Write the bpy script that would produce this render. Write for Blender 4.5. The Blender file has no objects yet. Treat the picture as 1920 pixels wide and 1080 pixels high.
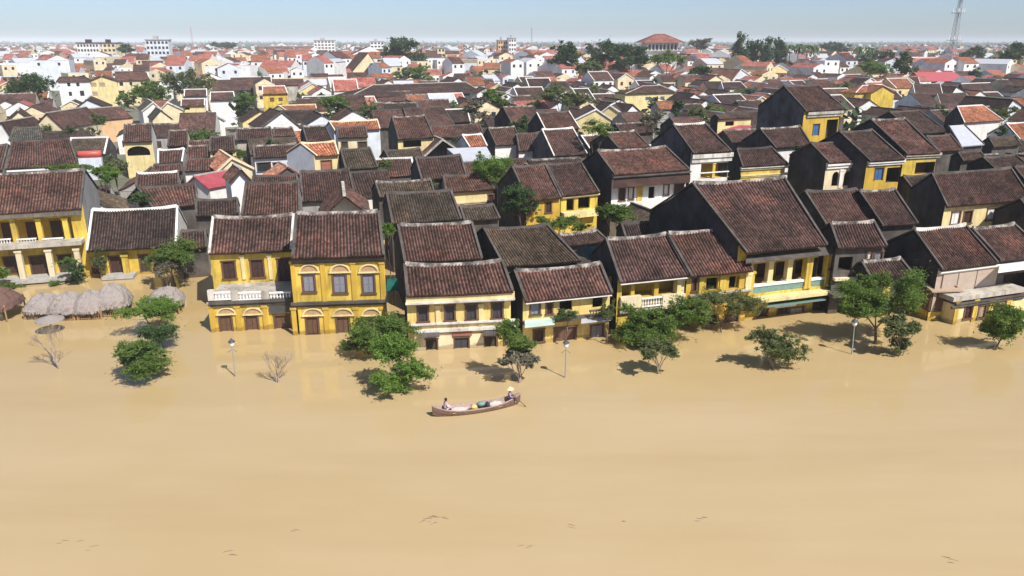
import bpy, bmesh, math, random
from mathutils import Vector, Matrix
R = math.radians
random.seed(11)
sc = bpy.context.scene
COL = sc.collection

# ---------------------------------------------------------------- camera, sky, sun, exposure
CAMH, PITCH, FPX = 21.0, R(18.0), 1423.0
cam = bpy.data.objects.new('camera', bpy.data.cameras.new('camera'))
COL.objects.link(cam)
cam.location = (0, 0, CAMH)
cam.rotation_euler = (R(90) - PITCH, 0, 0)
cam.data.sensor_width = 36.0
cam.data.lens = 36.0 * FPX / 1920.0
cam.data.clip_start = 0.5
cam.data.clip_end = 40000
sc.camera = cam

SUN_EL = R(49)
SUN_DIR = Vector((0.64 * math.cos(SUN_EL), -0.77 * math.cos(SUN_EL), math.sin(SUN_EL))).normalized()
world = bpy.data.worlds.new('World')
sc.world = world
world.use_nodes = True
wn = world.node_tree
sky = wn.nodes.new('ShaderNodeTexSky')
sky.sky_type = 'NISHITA'
sky.sun_disc = False
sky.sun_elevation = SUN_EL
sky.sun_rotation = math.atan2(SUN_DIR.x, SUN_DIR.y)
sky.air_density = 0.58
sky.dust_density = 0.85
sky.ozone_density = 2.0
wn.links.new(sky.outputs['Color'], wn.nodes['Background'].inputs['Color'])
wn.nodes['Background'].inputs['Strength'].default_value = 0.104
sl = bpy.data.lights.new('sun', 'SUN')
sl.energy = 4.7
sl.angle = R(0.55)
sl.color = (1.0, 0.95, 0.87)
so = bpy.data.objects.new('sun', sl)
COL.objects.link(so)
so.rotation_euler = SUN_DIR.to_track_quat('Z', 'Y').to_euler()
so.location = (60, -60, 120)
sc.view_settings.view_transform = 'Standard'
sc.view_settings.look = 'None'
sc.view_settings.gamma = 1.0
sc.view_settings.use_curve_mapping = False
sc.view_settings.exposure = 0.35
sc.cycles.max_bounces = 5
sc.cycles.diffuse_bounces = 3
sc.cycles.glossy_bounces = 2
sc.cycles.transmission_bounces = 2
sc.cycles.transparent_max_bounces = 4
sc.cycles.volume_bounces = 4

# ---------------------------------------------------------------- pixel <-> place (photograph frame 1920 x 1080)
CP, SP = math.cos(PITCH), math.sin(PITCH)
CAM = Vector((0, 0, CAMH))
def ray(px, py):
    a, b = (px - 960) / FPX, (540 - py) / FPX
    return Vector((a, CP + b * SP, -SP + b * CP))
def at_z(px, py, z=0.0):
    r = ray(px, py)
    return CAM + r * ((z - CAMH) / r.z)
def at_y(px, py, Y):
    r = ray(px, py)
    return CAM + r * (Y / r.y)
def proj(P):
    v = Vector(P) - CAM
    d = v.y * CP - v.z * SP
    if d < 0.1: return None
    return 960 + FPX * v.x / d, 540 - FPX * (v.y * SP + v.z * CP) / d
def mpp(P):
    v = Vector(P) - CAM
    return (v.y * CP - v.z * SP) / FPX

# ---------------------------------------------------------------- materials
MATS = {}
def newmat(name):
    m = bpy.data.materials.new(name); m.use_nodes = True
    MATS[name] = m
    nt = m.node_tree
    return m, nt, nt.nodes['Principled BSDF']
def N(nt, t, **kw):
    n = nt.nodes.new(t)
    for k, v in kw.items():
        if k in n.inputs: n.inputs[k].default_value = v
        else: setattr(n, k, v)
    return n
def ramp(nt, fac, stops):
    n = nt.nodes.new('ShaderNodeValToRGB')
    el = n.color_ramp.elements
    while len(el) < len(stops): el.new(0.5)
    for e, (p, c) in zip(el, stops):
        e.position = p; e.color = (*c, 1) if len(c) == 3 else c
    nt.links.new(fac, n.inputs['Fac'])
    return n.outputs['Color']
def mix(nt, fac, a, b, mode='MIX'):
    n = nt.nodes.new('ShaderNodeMix'); n.data_type = 'RGBA'; n.blend_type = mode
    L = nt.links
    for s, v in ((n.inputs['Factor'], fac), (n.inputs['A'], a), (n.inputs['B'], b)):
        if isinstance(v, (int, float)): s.default_value = v
        elif isinstance(v, tuple): s.default_value = (*v, 1)
        else: L.new(v, s)
    return n.outputs['Result']
def coords(nt, kind='pos', scale=(1, 1, 1)):
    if kind == 'pos': o = N(nt, 'ShaderNodeNewGeometry').outputs['Position']
    elif kind == 'uv': o = N(nt, 'ShaderNodeUVMap').outputs['UV']
    else: o = N(nt, 'ShaderNodeTexCoord').outputs['Object']
    mp = N(nt, 'ShaderNodeMapping'); mp.inputs['Scale'].default_value = scale
    nt.links.new(o, mp.inputs['Vector'])
    return mp.outputs['Vector']
def noise(nt, vec, scale, detail=3, rough=0.55):
    n = N(nt, 'ShaderNodeTexNoise', Scale=scale, Detail=detail, Roughness=rough)
    nt.links.new(vec, n.inputs['Vector'])
    return n.outputs['Fac']
def bump(nt, bs, h, strength=0.3, dist=0.05):
    b = N(nt, 'ShaderNodeBump', Strength=strength, Distance=dist)
    nt.links.new(h, b.inputs['Height']); nt.links.new(b.outputs['Normal'], bs.inputs['Normal'])

def tile_mat(name, c0, c1, c2, lichen=0.35, pitch=0.24, line=True):
    """weathered roof tiles; UV in metres (u along the eave, v up the slope)"""
    m, nt, bs = newmat(name)
    L = nt.links
    pos = coords(nt, 'pos')
    uv = coords(nt, 'uv', (1 / pitch, 1 / 0.22, 1))
    fl = N(nt, 'ShaderNodeVectorMath', operation='FLOOR'); L.new(uv, fl.inputs[0])
    wnz = N(nt, 'ShaderNodeTexWhiteNoise'); wnz.noise_dimensions = '2D'
    L.new(fl.outputs[0], wnz.inputs['Vector'])
    big = noise(nt, pos, 0.35, 4, 0.6)
    mid = noise(nt, pos, 1.7, 4, 0.65)
    oi = N(nt, 'ShaderNodeObjectInfo')
    base = ramp(nt, big, [(0.3, c0), (0.5, c1), (0.72, c2)])
    tint = ramp(nt, wnz.outputs['Value'], [(0.0, (0.55, 0.55, 0.55)), (0.5, (0.95, 0.95, 0.95)), (1.0, (1.45, 1.4, 1.35))])
    base = mix(nt, 1.0, base, tint, 'MULTIPLY')
    var = ramp(nt, oi.outputs['Random'], [(0.0, (0.78, 0.8, 0.82)), (0.5, (1, 1, 1)), (1.0, (1.22, 1.12, 1.05))])
    base = mix(nt, 1.0, base, var, 'MULTIPLY')
    dk = ramp(nt, mid, [(0.42, (0, 0, 0)), (0.68, (1, 1, 1))])
    base = mix(nt, dk, base, mix(nt, 1.0, base, (0.62, 0.66, 0.66), 'MULTIPLY'))
    st = coords(nt, 'uv', (1.1, 0.12, 1))
    stn = noise(nt, st, 1.6, 4, 0.6)
    base = mix(nt, ramp(nt, stn, [(0.5, (0, 0, 0)), (0.75, (0.55, 0.55, 0.55))]), base, (c0[0] * 0.45, c0[1] * 0.55, c0[2] * 0.5))
    pv = coords(nt, 'uv', (0.55, 0.8, 1))
    pf = N(nt, 'ShaderNodeVectorMath', operation='FLOOR'); L.new(pv, pf.inputs[0])
    pw = N(nt, 'ShaderNodeTexWhiteNoise'); pw.noise_dimensions = '3D'
    cb = N(nt, 'ShaderNodeCombineXYZ'); L.new(oi.outputs['Random'], cb.inputs[2])
    ad = N(nt, 'ShaderNodeVectorMath', operation='ADD'); L.new(pf.outputs[0], ad.inputs[0]); L.new(cb.outputs[0], ad.inputs[1])
    L.new(ad.outputs[0], pw.inputs['Vector'])
    base = mix(nt, ramp(nt, pw.outputs['Value'], [(0.86, (0, 0, 0)), (0.93, (0.6, 0.6, 0.6))]), base, mix(nt, 1.0, base, (1.55, 1.25, 1.15), 'MULTIPLY'))
    base = mix(nt, ramp(nt, pw.outputs['Value'], [(0.08, (0.6, 0.6, 0.6)), (0.14, (0, 0, 0))]), base, mix(nt, 1.0, base, (0.62, 0.68, 0.66), 'MULTIPLY'))
    sp = noise(nt, pos, 5.5, 3, 0.7)
    spk = ramp(nt, sp, [(0.66, (0, 0, 0)), (0.72, (lichen, lichen, lichen))])
    base = mix(nt, spk, base, (0.42, 0.37, 0.33))
    pt = noise(nt, coords(nt, 'uv', (0.35, 1.5, 1)), 1.0, 5, 0.7)
    base = mix(nt, ramp(nt, pt, [(0.64, (0, 0, 0)), (0.74, (lichen, lichen, lichen))]), base, (0.30, 0.25, 0.22))
    if line:
        sx = N(nt, 'ShaderNodeSeparateXYZ'); L.new(uv, sx.inputs[0])
        fr = N(nt, 'ShaderNodeMath', operation='FRACT'); L.new(sx.outputs['X'], fr.inputs[0])
        gap = ramp(nt, fr.outputs[0], [(0.0, (0.38, 0.38, 0.38)), (0.26, (0.38, 0.38, 0.38)), (0.45, (1.3, 1.28, 1.26)), (0.8, (1.3, 1.28, 1.26)), (1.0, (0.38, 0.38, 0.38))])  # rib highlights and the shade between ribs are painted into the tile colour
        base = mix(nt, 1.0, base, gap, 'MULTIPLY')
    L.new(base, bs.inputs['Base Color'])
    bs.inputs['Roughness'].default_value = 0.9
    bs.inputs['Specular IOR Level'].default_value = 0.2
    return m
def plaster(name, col, dirt=0.5, dark=(0.06, 0.055, 0.05), patch=0.15, rough=0.9):
    m, nt, bs = newmat(name)
    pos = coords(nt, 'pos')
    big = noise(nt, pos, 0.55, 4, 0.6)
    c = tuple(col)
    lo = tuple(x * (1 - patch * 1.4) for x in c); hi = tuple(min(1, x * (1 + patch * 0.6)) for x in c)
    base = ramp(nt, big, [(0.3, lo), (0.7, hi)])
    streak = noise(nt, coords(nt, 'pos', (1.9, 1.9, 0.28)), 1.3, 5, 0.68)
    f = ramp(nt, streak, [(0.47, (0, 0, 0)), (0.62, (dirt * 0.45,) * 3), (0.8, (dirt, dirt, dirt))])
    base = mix(nt, f, base, dark)
    fine = noise(nt, pos, 6, 4, 0.7)
    f2 = ramp(nt, fine, [(0.6, (0, 0, 0)), (0.8, (dirt * 0.55,) * 3)])
    base = mix(nt, f2, base, tuple(x * 0.5 + d * 0.5 for x, d in zip(c, dark)))
    # silt and damp left by the flood just above the water
    sp = N(nt, 'ShaderNodeSeparateXYZ'); nt.links.new(N(nt, 'ShaderNodeNewGeometry').outputs['Position'], sp.inputs[0])
    wob = N(nt, 'ShaderNodeMath', operation='MULTIPLY_ADD'); wob.inputs[1].default_value = -0.55
    nt.links.new(noise(nt, pos, 1.1, 4, 0.65), wob.inputs[0]); nt.links.new(sp.outputs['Z'], wob.inputs[2])
    wet = ramp(nt, wob.outputs[0], [(0.0, (0.75,) * 3), (0.12, (0.0,) * 3)])
    base = mix(nt, wet, base, (c[0] * 0.35 + 0.06, c[1] * 0.32 + 0.04, c[2] * 0.3 + 0.015))
    nt.links.new(base, bs.inputs['Base Color'])
    bs.inputs['Roughness'].default_value = rough
    bs.inputs['Specular IOR Level'].default_value = 0.2
    bump(nt, bs, fine, 0.2, 0.03)
    return m
def simple(name, col, rough=0.7, var=0.2, scale=4, metal=0.0, stretch=(1, 1, 1), bmp=0.15):
    m, nt, bs = newmat(name)
    nz = noise(nt, coords(nt, 'pos', stretch), scale, 4, 0.6)
    base = ramp(nt, nz, [(0.25, tuple(x * (1 - var) for x in col)), (0.75, tuple(min(1, x * (1 + var)) for x in col))])
    nt.links.new(base, bs.inputs['Base Color'])
    bs.inputs['Roughness'].default_value = rough
    bs.inputs['Metallic'].default_value = metal
    bs.inputs['Specular IOR Level'].default_value = 0.3
    if bmp: bump(nt, bs, nz, bmp, 0.03)
    return m
def leaf_mat(name, c0, c1, c2, trans=0.35):
    m, nt, bs = newmat(name)
    pos = coords(nt, 'pos')
    n1 = noise(nt, pos, 1.1, 2, 0.5)
    n2 = noise(nt, pos, 9, 1, 0.5)
    add = N(nt, 'ShaderNodeMath', operation='MULTIPLY_ADD'); add.inputs[1].default_value = 0.55
    nt.links.new(n2, add.inputs[0])
    hf = N(nt, 'ShaderNodeMath', operation='MULTIPLY'); hf.inputs[1].default_value = 0.5
    nt.links.new(n1, hf.inputs[0]); nt.links.new(hf.outputs[0], add.inputs[2])
    base = ramp(nt, add.outputs[0], [(0.34, c0), (0.5, c1), (0.66, c2)])
    nt.links.new(base, bs.inputs['Base Color'])
    bs.inputs['Roughness'].default_value = 0.6
    bs.inputs['Specular IOR Level'].default_value = 0.25
    tr = N(nt, 'ShaderNodeBsdfTranslucent')
    nt.links.new(mix(nt, 1.0, base, (1.1, 1.25, 0.6), 'MULTIPLY'), tr.inputs['Color'])
    mx = N(nt, 'ShaderNodeMixShader'); mx.inputs[0].default_value = trans
    nt.links.new(bs.outputs[0], mx.inputs[1]); nt.links.new(tr.outputs[0], mx.inputs[2])
    nt.links.new(mx.outputs[0], nt.nodes['Material Output'].inputs['Surface'])
    return m

tile_mat('tile_brown', (0.057, 0.034, 0.030), (0.093, 0.053, 0.046), (0.131, 0.077, 0.067))
tile_mat('tile_dark', (0.041, 0.029, 0.027), (0.064, 0.042, 0.038), (0.091, 0.062, 0.055), 0.25)
tile_mat('tile_mossy', (0.052, 0.041, 0.030), (0.085, 0.065, 0.049), (0.123, 0.096, 0.073), 0.3)
tile_mat('tile_red', (0.071, 0.043, 0.039), (0.114, 0.064, 0.056), (0.177, 0.096, 0.083), 0.4)
tile_mat('tile_orange', (0.24, 0.10, 0.06), (0.33, 0.135, 0.08), (0.40, 0.18, 0.11), 0.2)
tile_mat('tile_pink', (0.30, 0.10, 0.085), (0.40, 0.15, 0.125), (0.45, 0.20, 0.17), 0.2)
tile_mat('tile_terracotta', (0.26, 0.11, 0.075), (0.36, 0.17, 0.12), (0.42, 0.23, 0.17), 0.2)
tile_mat('tile_green', (0.06, 0.065, 0.06), (0.085, 0.09, 0.082), (0.11, 0.11, 0.105), 0.1)
simple('metal_grey', (0.46, 0.48, 0.52), 0.5, 0.12, 1.2)
simple('metal_white', (0.75, 0.76, 0.77), 0.5, 0.1, 1.2)
simple('metal_red', (0.42, 0.10, 0.11), 0.5, 0.15, 1.2)
simple('metal_crimson', (0.36, 0.075, 0.095), 0.55, 0.2, 1.2)
simple('sheet_blue', (0.06, 0.17, 0.26), 0.5, 0.25, 1.5)
simple('sheet_teal', (0.5, 0.66, 0.62), 0.5, 0.15, 1.5)
simple('sheet_green', (0.02, 0.16, 0.12), 0.6, 0.3, 1.5)
plaster('yellow', (0.68, 0.485, 0.085), 0.85, (0.10, 0.075, 0.04), 0.24)
plaster('yellow_deep', (0.58, 0.38, 0.06), 0.5, (0.10, 0.06, 0.02))
plaster('yellow_pale', (0.76, 0.63, 0.32), 0.5, (0.12, 0.09, 0.05))
plaster('yellow_light', (0.76, 0.575, 0.20), 0.8, (0.13, 0.10, 0.06), 0.22)
plaster('cream', (0.74, 0.63, 0.42), 0.45, (0.16, 0.13, 0.10))
plaster('white', (0.78, 0.76, 0.73), 0.4, (0.20, 0.18, 0.17))
plaster('white_clean', (0.80, 0.79, 0.77), 0.2, (0.30, 0.28, 0.26))
plaster('white_blue', (0.66, 0.70, 0.76), 0.3, (0.22, 0.22, 0.24))
plaster('peach', (0.72, 0.47, 0.26), 0.3, (0.22, 0.16, 0.1))
plaster('grey', (0.36, 0.345, 0.335), 0.6, (0.06, 0.055, 0.05))
plaster('mould', (0.055, 0.052, 0.060), 0.8, (0.018, 0.017, 0.02), 0.5)
plaster('mould_grey', (0.105, 0.10, 0.115), 0.8, (0.022, 0.02, 0.024), 0.5)
plaster('stone_pale', (0.50, 0.46, 0.40), 0.8, (0.06, 0.05, 0.045), 0.3)
plaster('stone_dark', (0.115, 0.10, 0.092), 0.8, (0.04, 0.035, 0.03), 0.4)
plaster('lime_trim', (0.70, 0.66, 0.60), 0.75, (0.10, 0.085, 0.07), 0.25)
plaster('brick_red', (0.34, 0.14, 0.10), 0.4, (0.1, 0.06, 0.05))
m, nt, bs = newmat('ridge_lime')
pos = coords(nt, 'pos')
rb = ramp(nt, noise(nt, pos, 1.3, 6, 0.7), [(0.40, (0.075, 0.066, 0.060)), (0.50, (0.20, 0.18, 0.165)), (0.60, (0.46, 0.42, 0.38))])
nt.links.new(rb, bs.inputs['Base Color']); bs.inputs['Roughness'].default_value = 0.95; bs.inputs['Specular IOR Level'].default_value = 0.1
simple('wood_dark', (0.060, 0.030, 0.024), 0.6, 0.35, 6, 0, (6, 6, 0.6))
simple('wood_brown', (0.13, 0.070, 0.045), 0.65, 0.3, 5, 0, (6, 6, 0.6))
simple('wood_pale', (0.36, 0.27, 0.19), 0.7, 0.3, 5, 0, (5, 5, 0.6))
simple('shutter_grey', (0.22, 0.22, 0.26), 0.6, 0.2, 8, 0, (1, 1, 8))
simple('shutter_dark', (0.055, 0.052, 0.060), 0.6, 0.25, 8, 0, (1, 1, 8))
simple('blue_door', (0.05, 0.13, 0.30), 0.5, 0.2, 5)
simple('glass_dark', (0.03, 0.032, 0.036), 0.15, 0.2, 3, 0, (1, 1, 1), 0)
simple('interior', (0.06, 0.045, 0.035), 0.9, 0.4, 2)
simple('panel_beige', (0.42, 0.34, 0.28), 0.7, 0.12, 2)
simple('panel_tan', (0.42, 0.27, 0.15), 0.8, 0.2, 5)
simple('concrete', (0.38, 0.36, 0.34), 0.9, 0.25, 2.5)
simple('bark', (0.16, 0.12, 0.09), 0.9, 0.35, 6, 0, (4, 4, 0.8))
simple('bark_pale', (0.34, 0.27, 0.21), 0.9, 0.3, 8)
simple('thatch', (0.30, 0.262, 0.245), 0.95, 0.6, 9, 0, (4, 4, 0.6), 0.9)
simple('thatch_brown', (0.14, 0.080, 0.065), 0.95, 0.35, 7, 0, (4, 4, 0.5), 0.5)
simple('bamboo', (0.34, 0.21, 0.10), 0.6, 0.3, 5)
simple('paint_white', (0.8, 0.8, 0.78), 0.5, 0.08, 4)
simple('iron_dark', (0.07, 0.07, 0.075), 0.5, 0.2, 4)
simple('steel_grey', (0.30, 0.31, 0.33), 0.5, 0.15, 4)
simple('steel_red', (0.40, 0.16, 0.14), 0.5, 0.15, 4)
simple('hull_wood', (0.17, 0.105, 0.075), 0.7, 0.35, 6)
simple('hull_inside', (0.42, 0.31, 0.27), 0.8, 0.3, 5)
simple('cloth_lilac', (0.50, 0.42, 0.47), 0.9, 0.12, 6)
simple('cloth_purple', (0.36, 0.23, 0.36), 0.9, 0.15, 6)
simple('cloth_dark', (0.05, 0.045, 0.055), 0.9, 0.2, 6)
simple('skin', (0.42, 0.24, 0.16), 0.6, 0.06, 8)
simple('hair', (0.018, 0.014, 0.012), 0.5, 0.2, 20)
simple('straw', (0.72, 0.60, 0.34), 0.85, 0.15, 12)
simple('sack_yellow', (0.66, 0.48, 0.18), 0.8, 0.12, 5)
simple('sack_pale', (0.56, 0.47, 0.43), 0.9, 0.2, 7)
simple('tarp_teal', (0.16, 0.27, 0.24), 0.7, 0.25, 5)
simple('water_tank', (0.55, 0.10, 0.08), 0.4, 0.1, 3)
simple('lantern_red', (0.45, 0.06, 0.04), 0.6, 0.1, 3)
leaf_mat('leaf_green', (0.075, 0.130, 0.028), (0.135, 0.215, 0.048), (0.235, 0.320, 0.090), 0.52)
leaf_mat('leaf_bright', (0.085, 0.160, 0.024), (0.150, 0.260, 0.045), (0.240, 0.360, 0.085), 0.5)
leaf_mat('leaf_dark', (0.026, 0.058, 0.020), (0.050, 0.098, 0.032), (0.085, 0.145, 0.048), 0.25)
leaf_mat('leaf_olive', (0.090, 0.115, 0.045), (0.145, 0.175, 0.070), (0.230, 0.255, 0.115), 0.5)
leaf_mat('leaf_grey', (0.11, 0.105, 0.07), (0.17, 0.155, 0.11), (0.24, 0.22, 0.16), 0.2)
leaf_mat('leaf_far', (0.034, 0.062, 0.028), (0.055, 0.092, 0.042), (0.085, 0.128, 0.062), 0.2)

m, nt, bs = newmat('muddy_water')
pos = coords(nt, 'pos', (0.6, 1, 1))
big = noise(nt, pos, 0.035, 4, 0.55)
fine = noise(nt, coords(nt, 'pos', (0.35, 1, 1)), 0.5, 3, 0.5)
wc = ramp(nt, big, [(0.3, (0.435, 0.320, 0.160)), (0.7, (0.50, 0.385, 0.228))])
# water colour turns yellower towards the houses, along a noise-warped boundary
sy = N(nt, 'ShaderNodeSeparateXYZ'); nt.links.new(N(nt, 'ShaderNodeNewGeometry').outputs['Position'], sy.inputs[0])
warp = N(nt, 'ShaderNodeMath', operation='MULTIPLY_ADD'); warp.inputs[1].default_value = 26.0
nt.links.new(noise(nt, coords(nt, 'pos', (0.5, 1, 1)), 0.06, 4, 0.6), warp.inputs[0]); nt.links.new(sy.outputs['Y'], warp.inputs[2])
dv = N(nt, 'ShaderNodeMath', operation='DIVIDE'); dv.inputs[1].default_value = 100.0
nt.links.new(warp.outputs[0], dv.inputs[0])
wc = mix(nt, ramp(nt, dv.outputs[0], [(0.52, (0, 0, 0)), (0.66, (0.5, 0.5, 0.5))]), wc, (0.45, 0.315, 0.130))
st = noise(nt, coords(nt, 'pos', (0.10, 1, 1)), 0.22, 5, 0.6)
wc = mix(nt, ramp(nt, st, [(0.5, (0, 0, 0)), (0.75, (0.4, 0.4, 0.4))]), wc, (0.40, 0.285, 0.145))
wc = mix(nt, ramp(nt, fine, [(0.45, (0, 0, 0)), (0.75, (0.14, 0.14, 0.14))]), wc, (0.56, 0.44, 0.28))
nt.links.new(wc, bs.inputs['Base Color'])
bs.inputs['Roughness'].default_value = 0.07
bs.inputs['IOR'].default_value = 1.38
rip = noise(nt, coords(nt, 'pos', (0.55, 1, 1)), 1.6, 4, 0.55)
bump(nt, bs, rip, 0.055, 0.10)
m, nt, bs = newmat('earth')
pos = coords(nt, 'pos')
gc = ramp(nt, noise(nt, pos, 0.03, 6, 0.65), [(0.35, (0.16, 0.13, 0.10)), (0.5, (0.20, 0.18, 0.15)), (0.62, (0.085, 0.105, 0.05))])
gc = mix(nt, ramp(nt, noise(nt, pos, 0.004, 5, 0.6), [(0.45, (0, 0, 0)), (0.6, (0.8, 0.8, 0.8))]), gc, (0.075, 0.10, 0.05))
nt.links.new(gc, bs.inputs['Base Color']); bs.inputs['Roughness'].default_value = 0.95

# ---------------------------------------------------------------- mesh building
class MB:
    def __init__(s): s.v = []; s.f = []; s.uv = []; s.mi = []
    def vert(s, p): s.v.append(tuple(p)); return len(s.v) - 1
    def face(s, pts, uv=None, mi=0):
        b = len(s.v)
        s.v.extend(tuple(p) for p in pts)
        s.f.append(tuple(range(b, b + len(pts))))
        s.uv.append(uv or [(0.0, 0.0)] * len(pts)); s.mi.append(mi)
    def hexa(s, p, mi=0):  # p: 4 bottom ccw, 4 top ccw
        b = len(s.v); s.v.extend(tuple(q) for q in p)
        for q in ((3, 2, 1, 0), (4, 5, 6, 7), (0, 1, 5, 4), (1, 2, 6, 5), (2, 3, 7, 6), (3, 0, 4, 7)):
            s.f.append(tuple(b + i for i in q)); s.uv.append([(0, 0)] * 4); s.mi.append(mi)
    def box(s, x0, x1, y0, y1, z0, z1, mi=0):
        s.hexa([(x0, y0, z0), (x1, y0, z0), (x1, y1, z0), (x0, y1, z0), (x0, y0, z1), (x1, y0, z1), (x1, y1, z1), (x0, y1, z1)], mi)
    def tube(s, pts, rad, n=6, cap=True, mi=0):
        pts = [Vector(p) for p in pts]
        if not hasattr(rad, '__len__'): rad = [rad] * len(pts)
        rings = []
        for i, p in enumerate(pts):
            t = (pts[min(i + 1, len(pts) - 1)] - pts[max(i - 1, 0)])
            if t.length < 1e-6: t = Vector((0, 0, 1))
            t.normalize()
            a = Vector((1, 0, 0)) if abs(t.x) < 0.8 else Vector((0, 1, 0))
            x = t.cross(a).normalized(); y = t.cross(x)
            rings.append([s.vert(p + (x * math.cos(2 * math.pi * k / n) + y * math.sin(2 * math.pi * k / n)) * rad[i]) for k in range(n)])
        for a, b in zip(rings, rings[1:]):
            for k in range(n):
                s.f.append((a[k], b[k], b[(k + 1) % n], a[(k + 1) % n])); s.uv.append([(0, 0)] * 4); s.mi.append(mi)
        if cap:
            for rg in (rings[0], rings[-1][::-1]):
                s.f.append(tuple(rg)); s.uv.append([(0, 0)] * n); s.mi.append(mi)
    def lathe(s, cx, cy, prof, n=10, mi=0):
        rings = [[s.vert((cx + r * math.cos(2 * math.pi * k / n), cy + r * math.sin(2 * math.pi * k / n), z)) for k in range(n)] for r, z in prof]
        for a, b in zip(rings, rings[1:]):
            for k in range(n):
                s.f.append((a[k], a[(k + 1) % n], b[(k + 1) % n], b[k])); s.uv.append([(0, 0)] * 4); s.mi.append(mi)
        s.f.append(tuple(rings[0][::-1])); s.uv.append([(0, 0)] * n); s.mi.append(mi)
        s.f.append(tuple(rings[-1])); s.uv.append([(0, 0)] * n); s.mi.append(mi)
    def mesh(s, name, mats, smooth=False):
        me = bpy.data.meshes.new(name)
        me.from_pydata(s.v, [], s.f)
        if any(any(u != (0, 0) for u in q) for q in s.uv[:40]) or any(any(u != (0, 0) for u in q) for q in s.uv[-4:]):
            ul = me.uv_layers.new(name='UVMap')
            flat = [c for q in s.uv for u in q for c in u]
            ul.data.foreach_set('uv', flat)
        for mm in (mats if isinstance(mats, (list, tuple)) else [mats]): me.materials.append(MATS[mm])
        if len(me.materials) > 1: me.polygons.foreach_set('material_index', s.mi)
        if smooth: me.polygons.foreach_set('use_smooth', [True] * len(me.polygons))
        return me
    def build(s, name, mats, parent=None, smooth=False):
        if not s.f: return None
        o = bpy.data.objects.new(name, s.mesh(name, mats, smooth))
        COL.objects.link(o); o.parent = parent
        return o
def tag(o, label=None, cat=None, group=None, kind=None):
    if label: o['label'] = label
    if cat: o['category'] = cat
    if group: o['group'] = group
    if kind: o['kind'] = kind
    return o
def empty(name, loc, rz=0.0):
    o = bpy.data.objects.new(name, None); COL.objects.link(o)
    o.empty_display_size = 0.5
    o.location = loc; o.rotation_euler = (0, 0, rz)
    return o
def copy_tree(o, parent=None):
    c = o.copy(); COL.objects.link(c); c.parent = parent
    for ch in list(o.children): copy_tree(ch, c)
    return c

# ---------------------------------------------------------------- the setting
def grid_sheet(name, xs, rows, mat):
    mb = MB()
    for (y0, z0), (y1, z1) in zip(rows, rows[1:]):
        for a, b in zip(xs, xs[1:]): mb.face([(a, y0, z0), (b, y0, z0), (b, y1, z1), (a, y1, z1)])
    o = mb.build(name, mat); o['kind'] = 'structure'
    return o
XS = [-12000, -3000, -600, -150, 0, 150, 600, 3000, 12000]
grid_sheet('ground', XS, [(-90, -3.0), (62, -3.0), (74, -1.0), (88, 0.12), (140, 0.3), (600, 0.4), (3000, 0.4), (13000, 0.4)], 'earth')
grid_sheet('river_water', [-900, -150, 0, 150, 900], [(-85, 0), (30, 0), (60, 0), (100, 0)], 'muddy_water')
# ---------------------------------------------------------------- houses
HOUSES = []      # (x, y, radius) footprints, for filling the lots between them
DIAG = []
def wall_front(mb, u0, u1, z0, z1, d, holes, thick=0.22, mi=0):
    """vertical wall in plane y=d with rectangular holes and their reveals (y grows inwards)"""
    hs = [(max(a, u0), min(b, u1), max(c, z0), min(e, z1)) for a, b, c, e in holes]
    hs = [h for h in hs if h[1] - h[0] > 0.03 and h[3] - h[2] > 0.03]
    us = sorted({u0, u1, *[h[0] for h in hs], *[h[1] for h in hs]})
    zs = sorted({z0, z1, *[h[2] for h in hs], *[h[3] for h in hs]})
    for a, b in zip(us, us[1:]):
        for c, e in zip(zs, zs[1:]):
            um, zm = (a + b) / 2, (c + e) / 2
            if any(h[0] < um < h[1] and h[2] < zm < h[3] for h in hs): continue
            mb.face([(a, d, c), (b, d, c), (b, d, e), (a, d, e)], None, mi)
    for a, b, c, e in hs:
        t = d + thick
        mb.face([(a, d, c), (a, t, c), (b, t, c), (b, d, c)], None, mi)
        mb.face([(a, d, e), (b, d, e), (b, t, e), (a, t, e)], None, mi)
        mb.face([(a, d, c), (a, d, e), (a, t, e), (a, t, c)], None, mi)
        mb.face([(b, d, c), (b, t, c), (b, t, e), (b, d, e)], None, mi)
    return hs
PROF = {2: [(0.0, 0.0), (0.30, 0.0), (0.42, 0.055), (0.58, 0.075), (0.80, 0.055), (0.92, 0.0)],
        1: [(0.0, 0.0), (0.35, 0.0), (0.55, 0.07), (0.85, 0.05)]}
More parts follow.
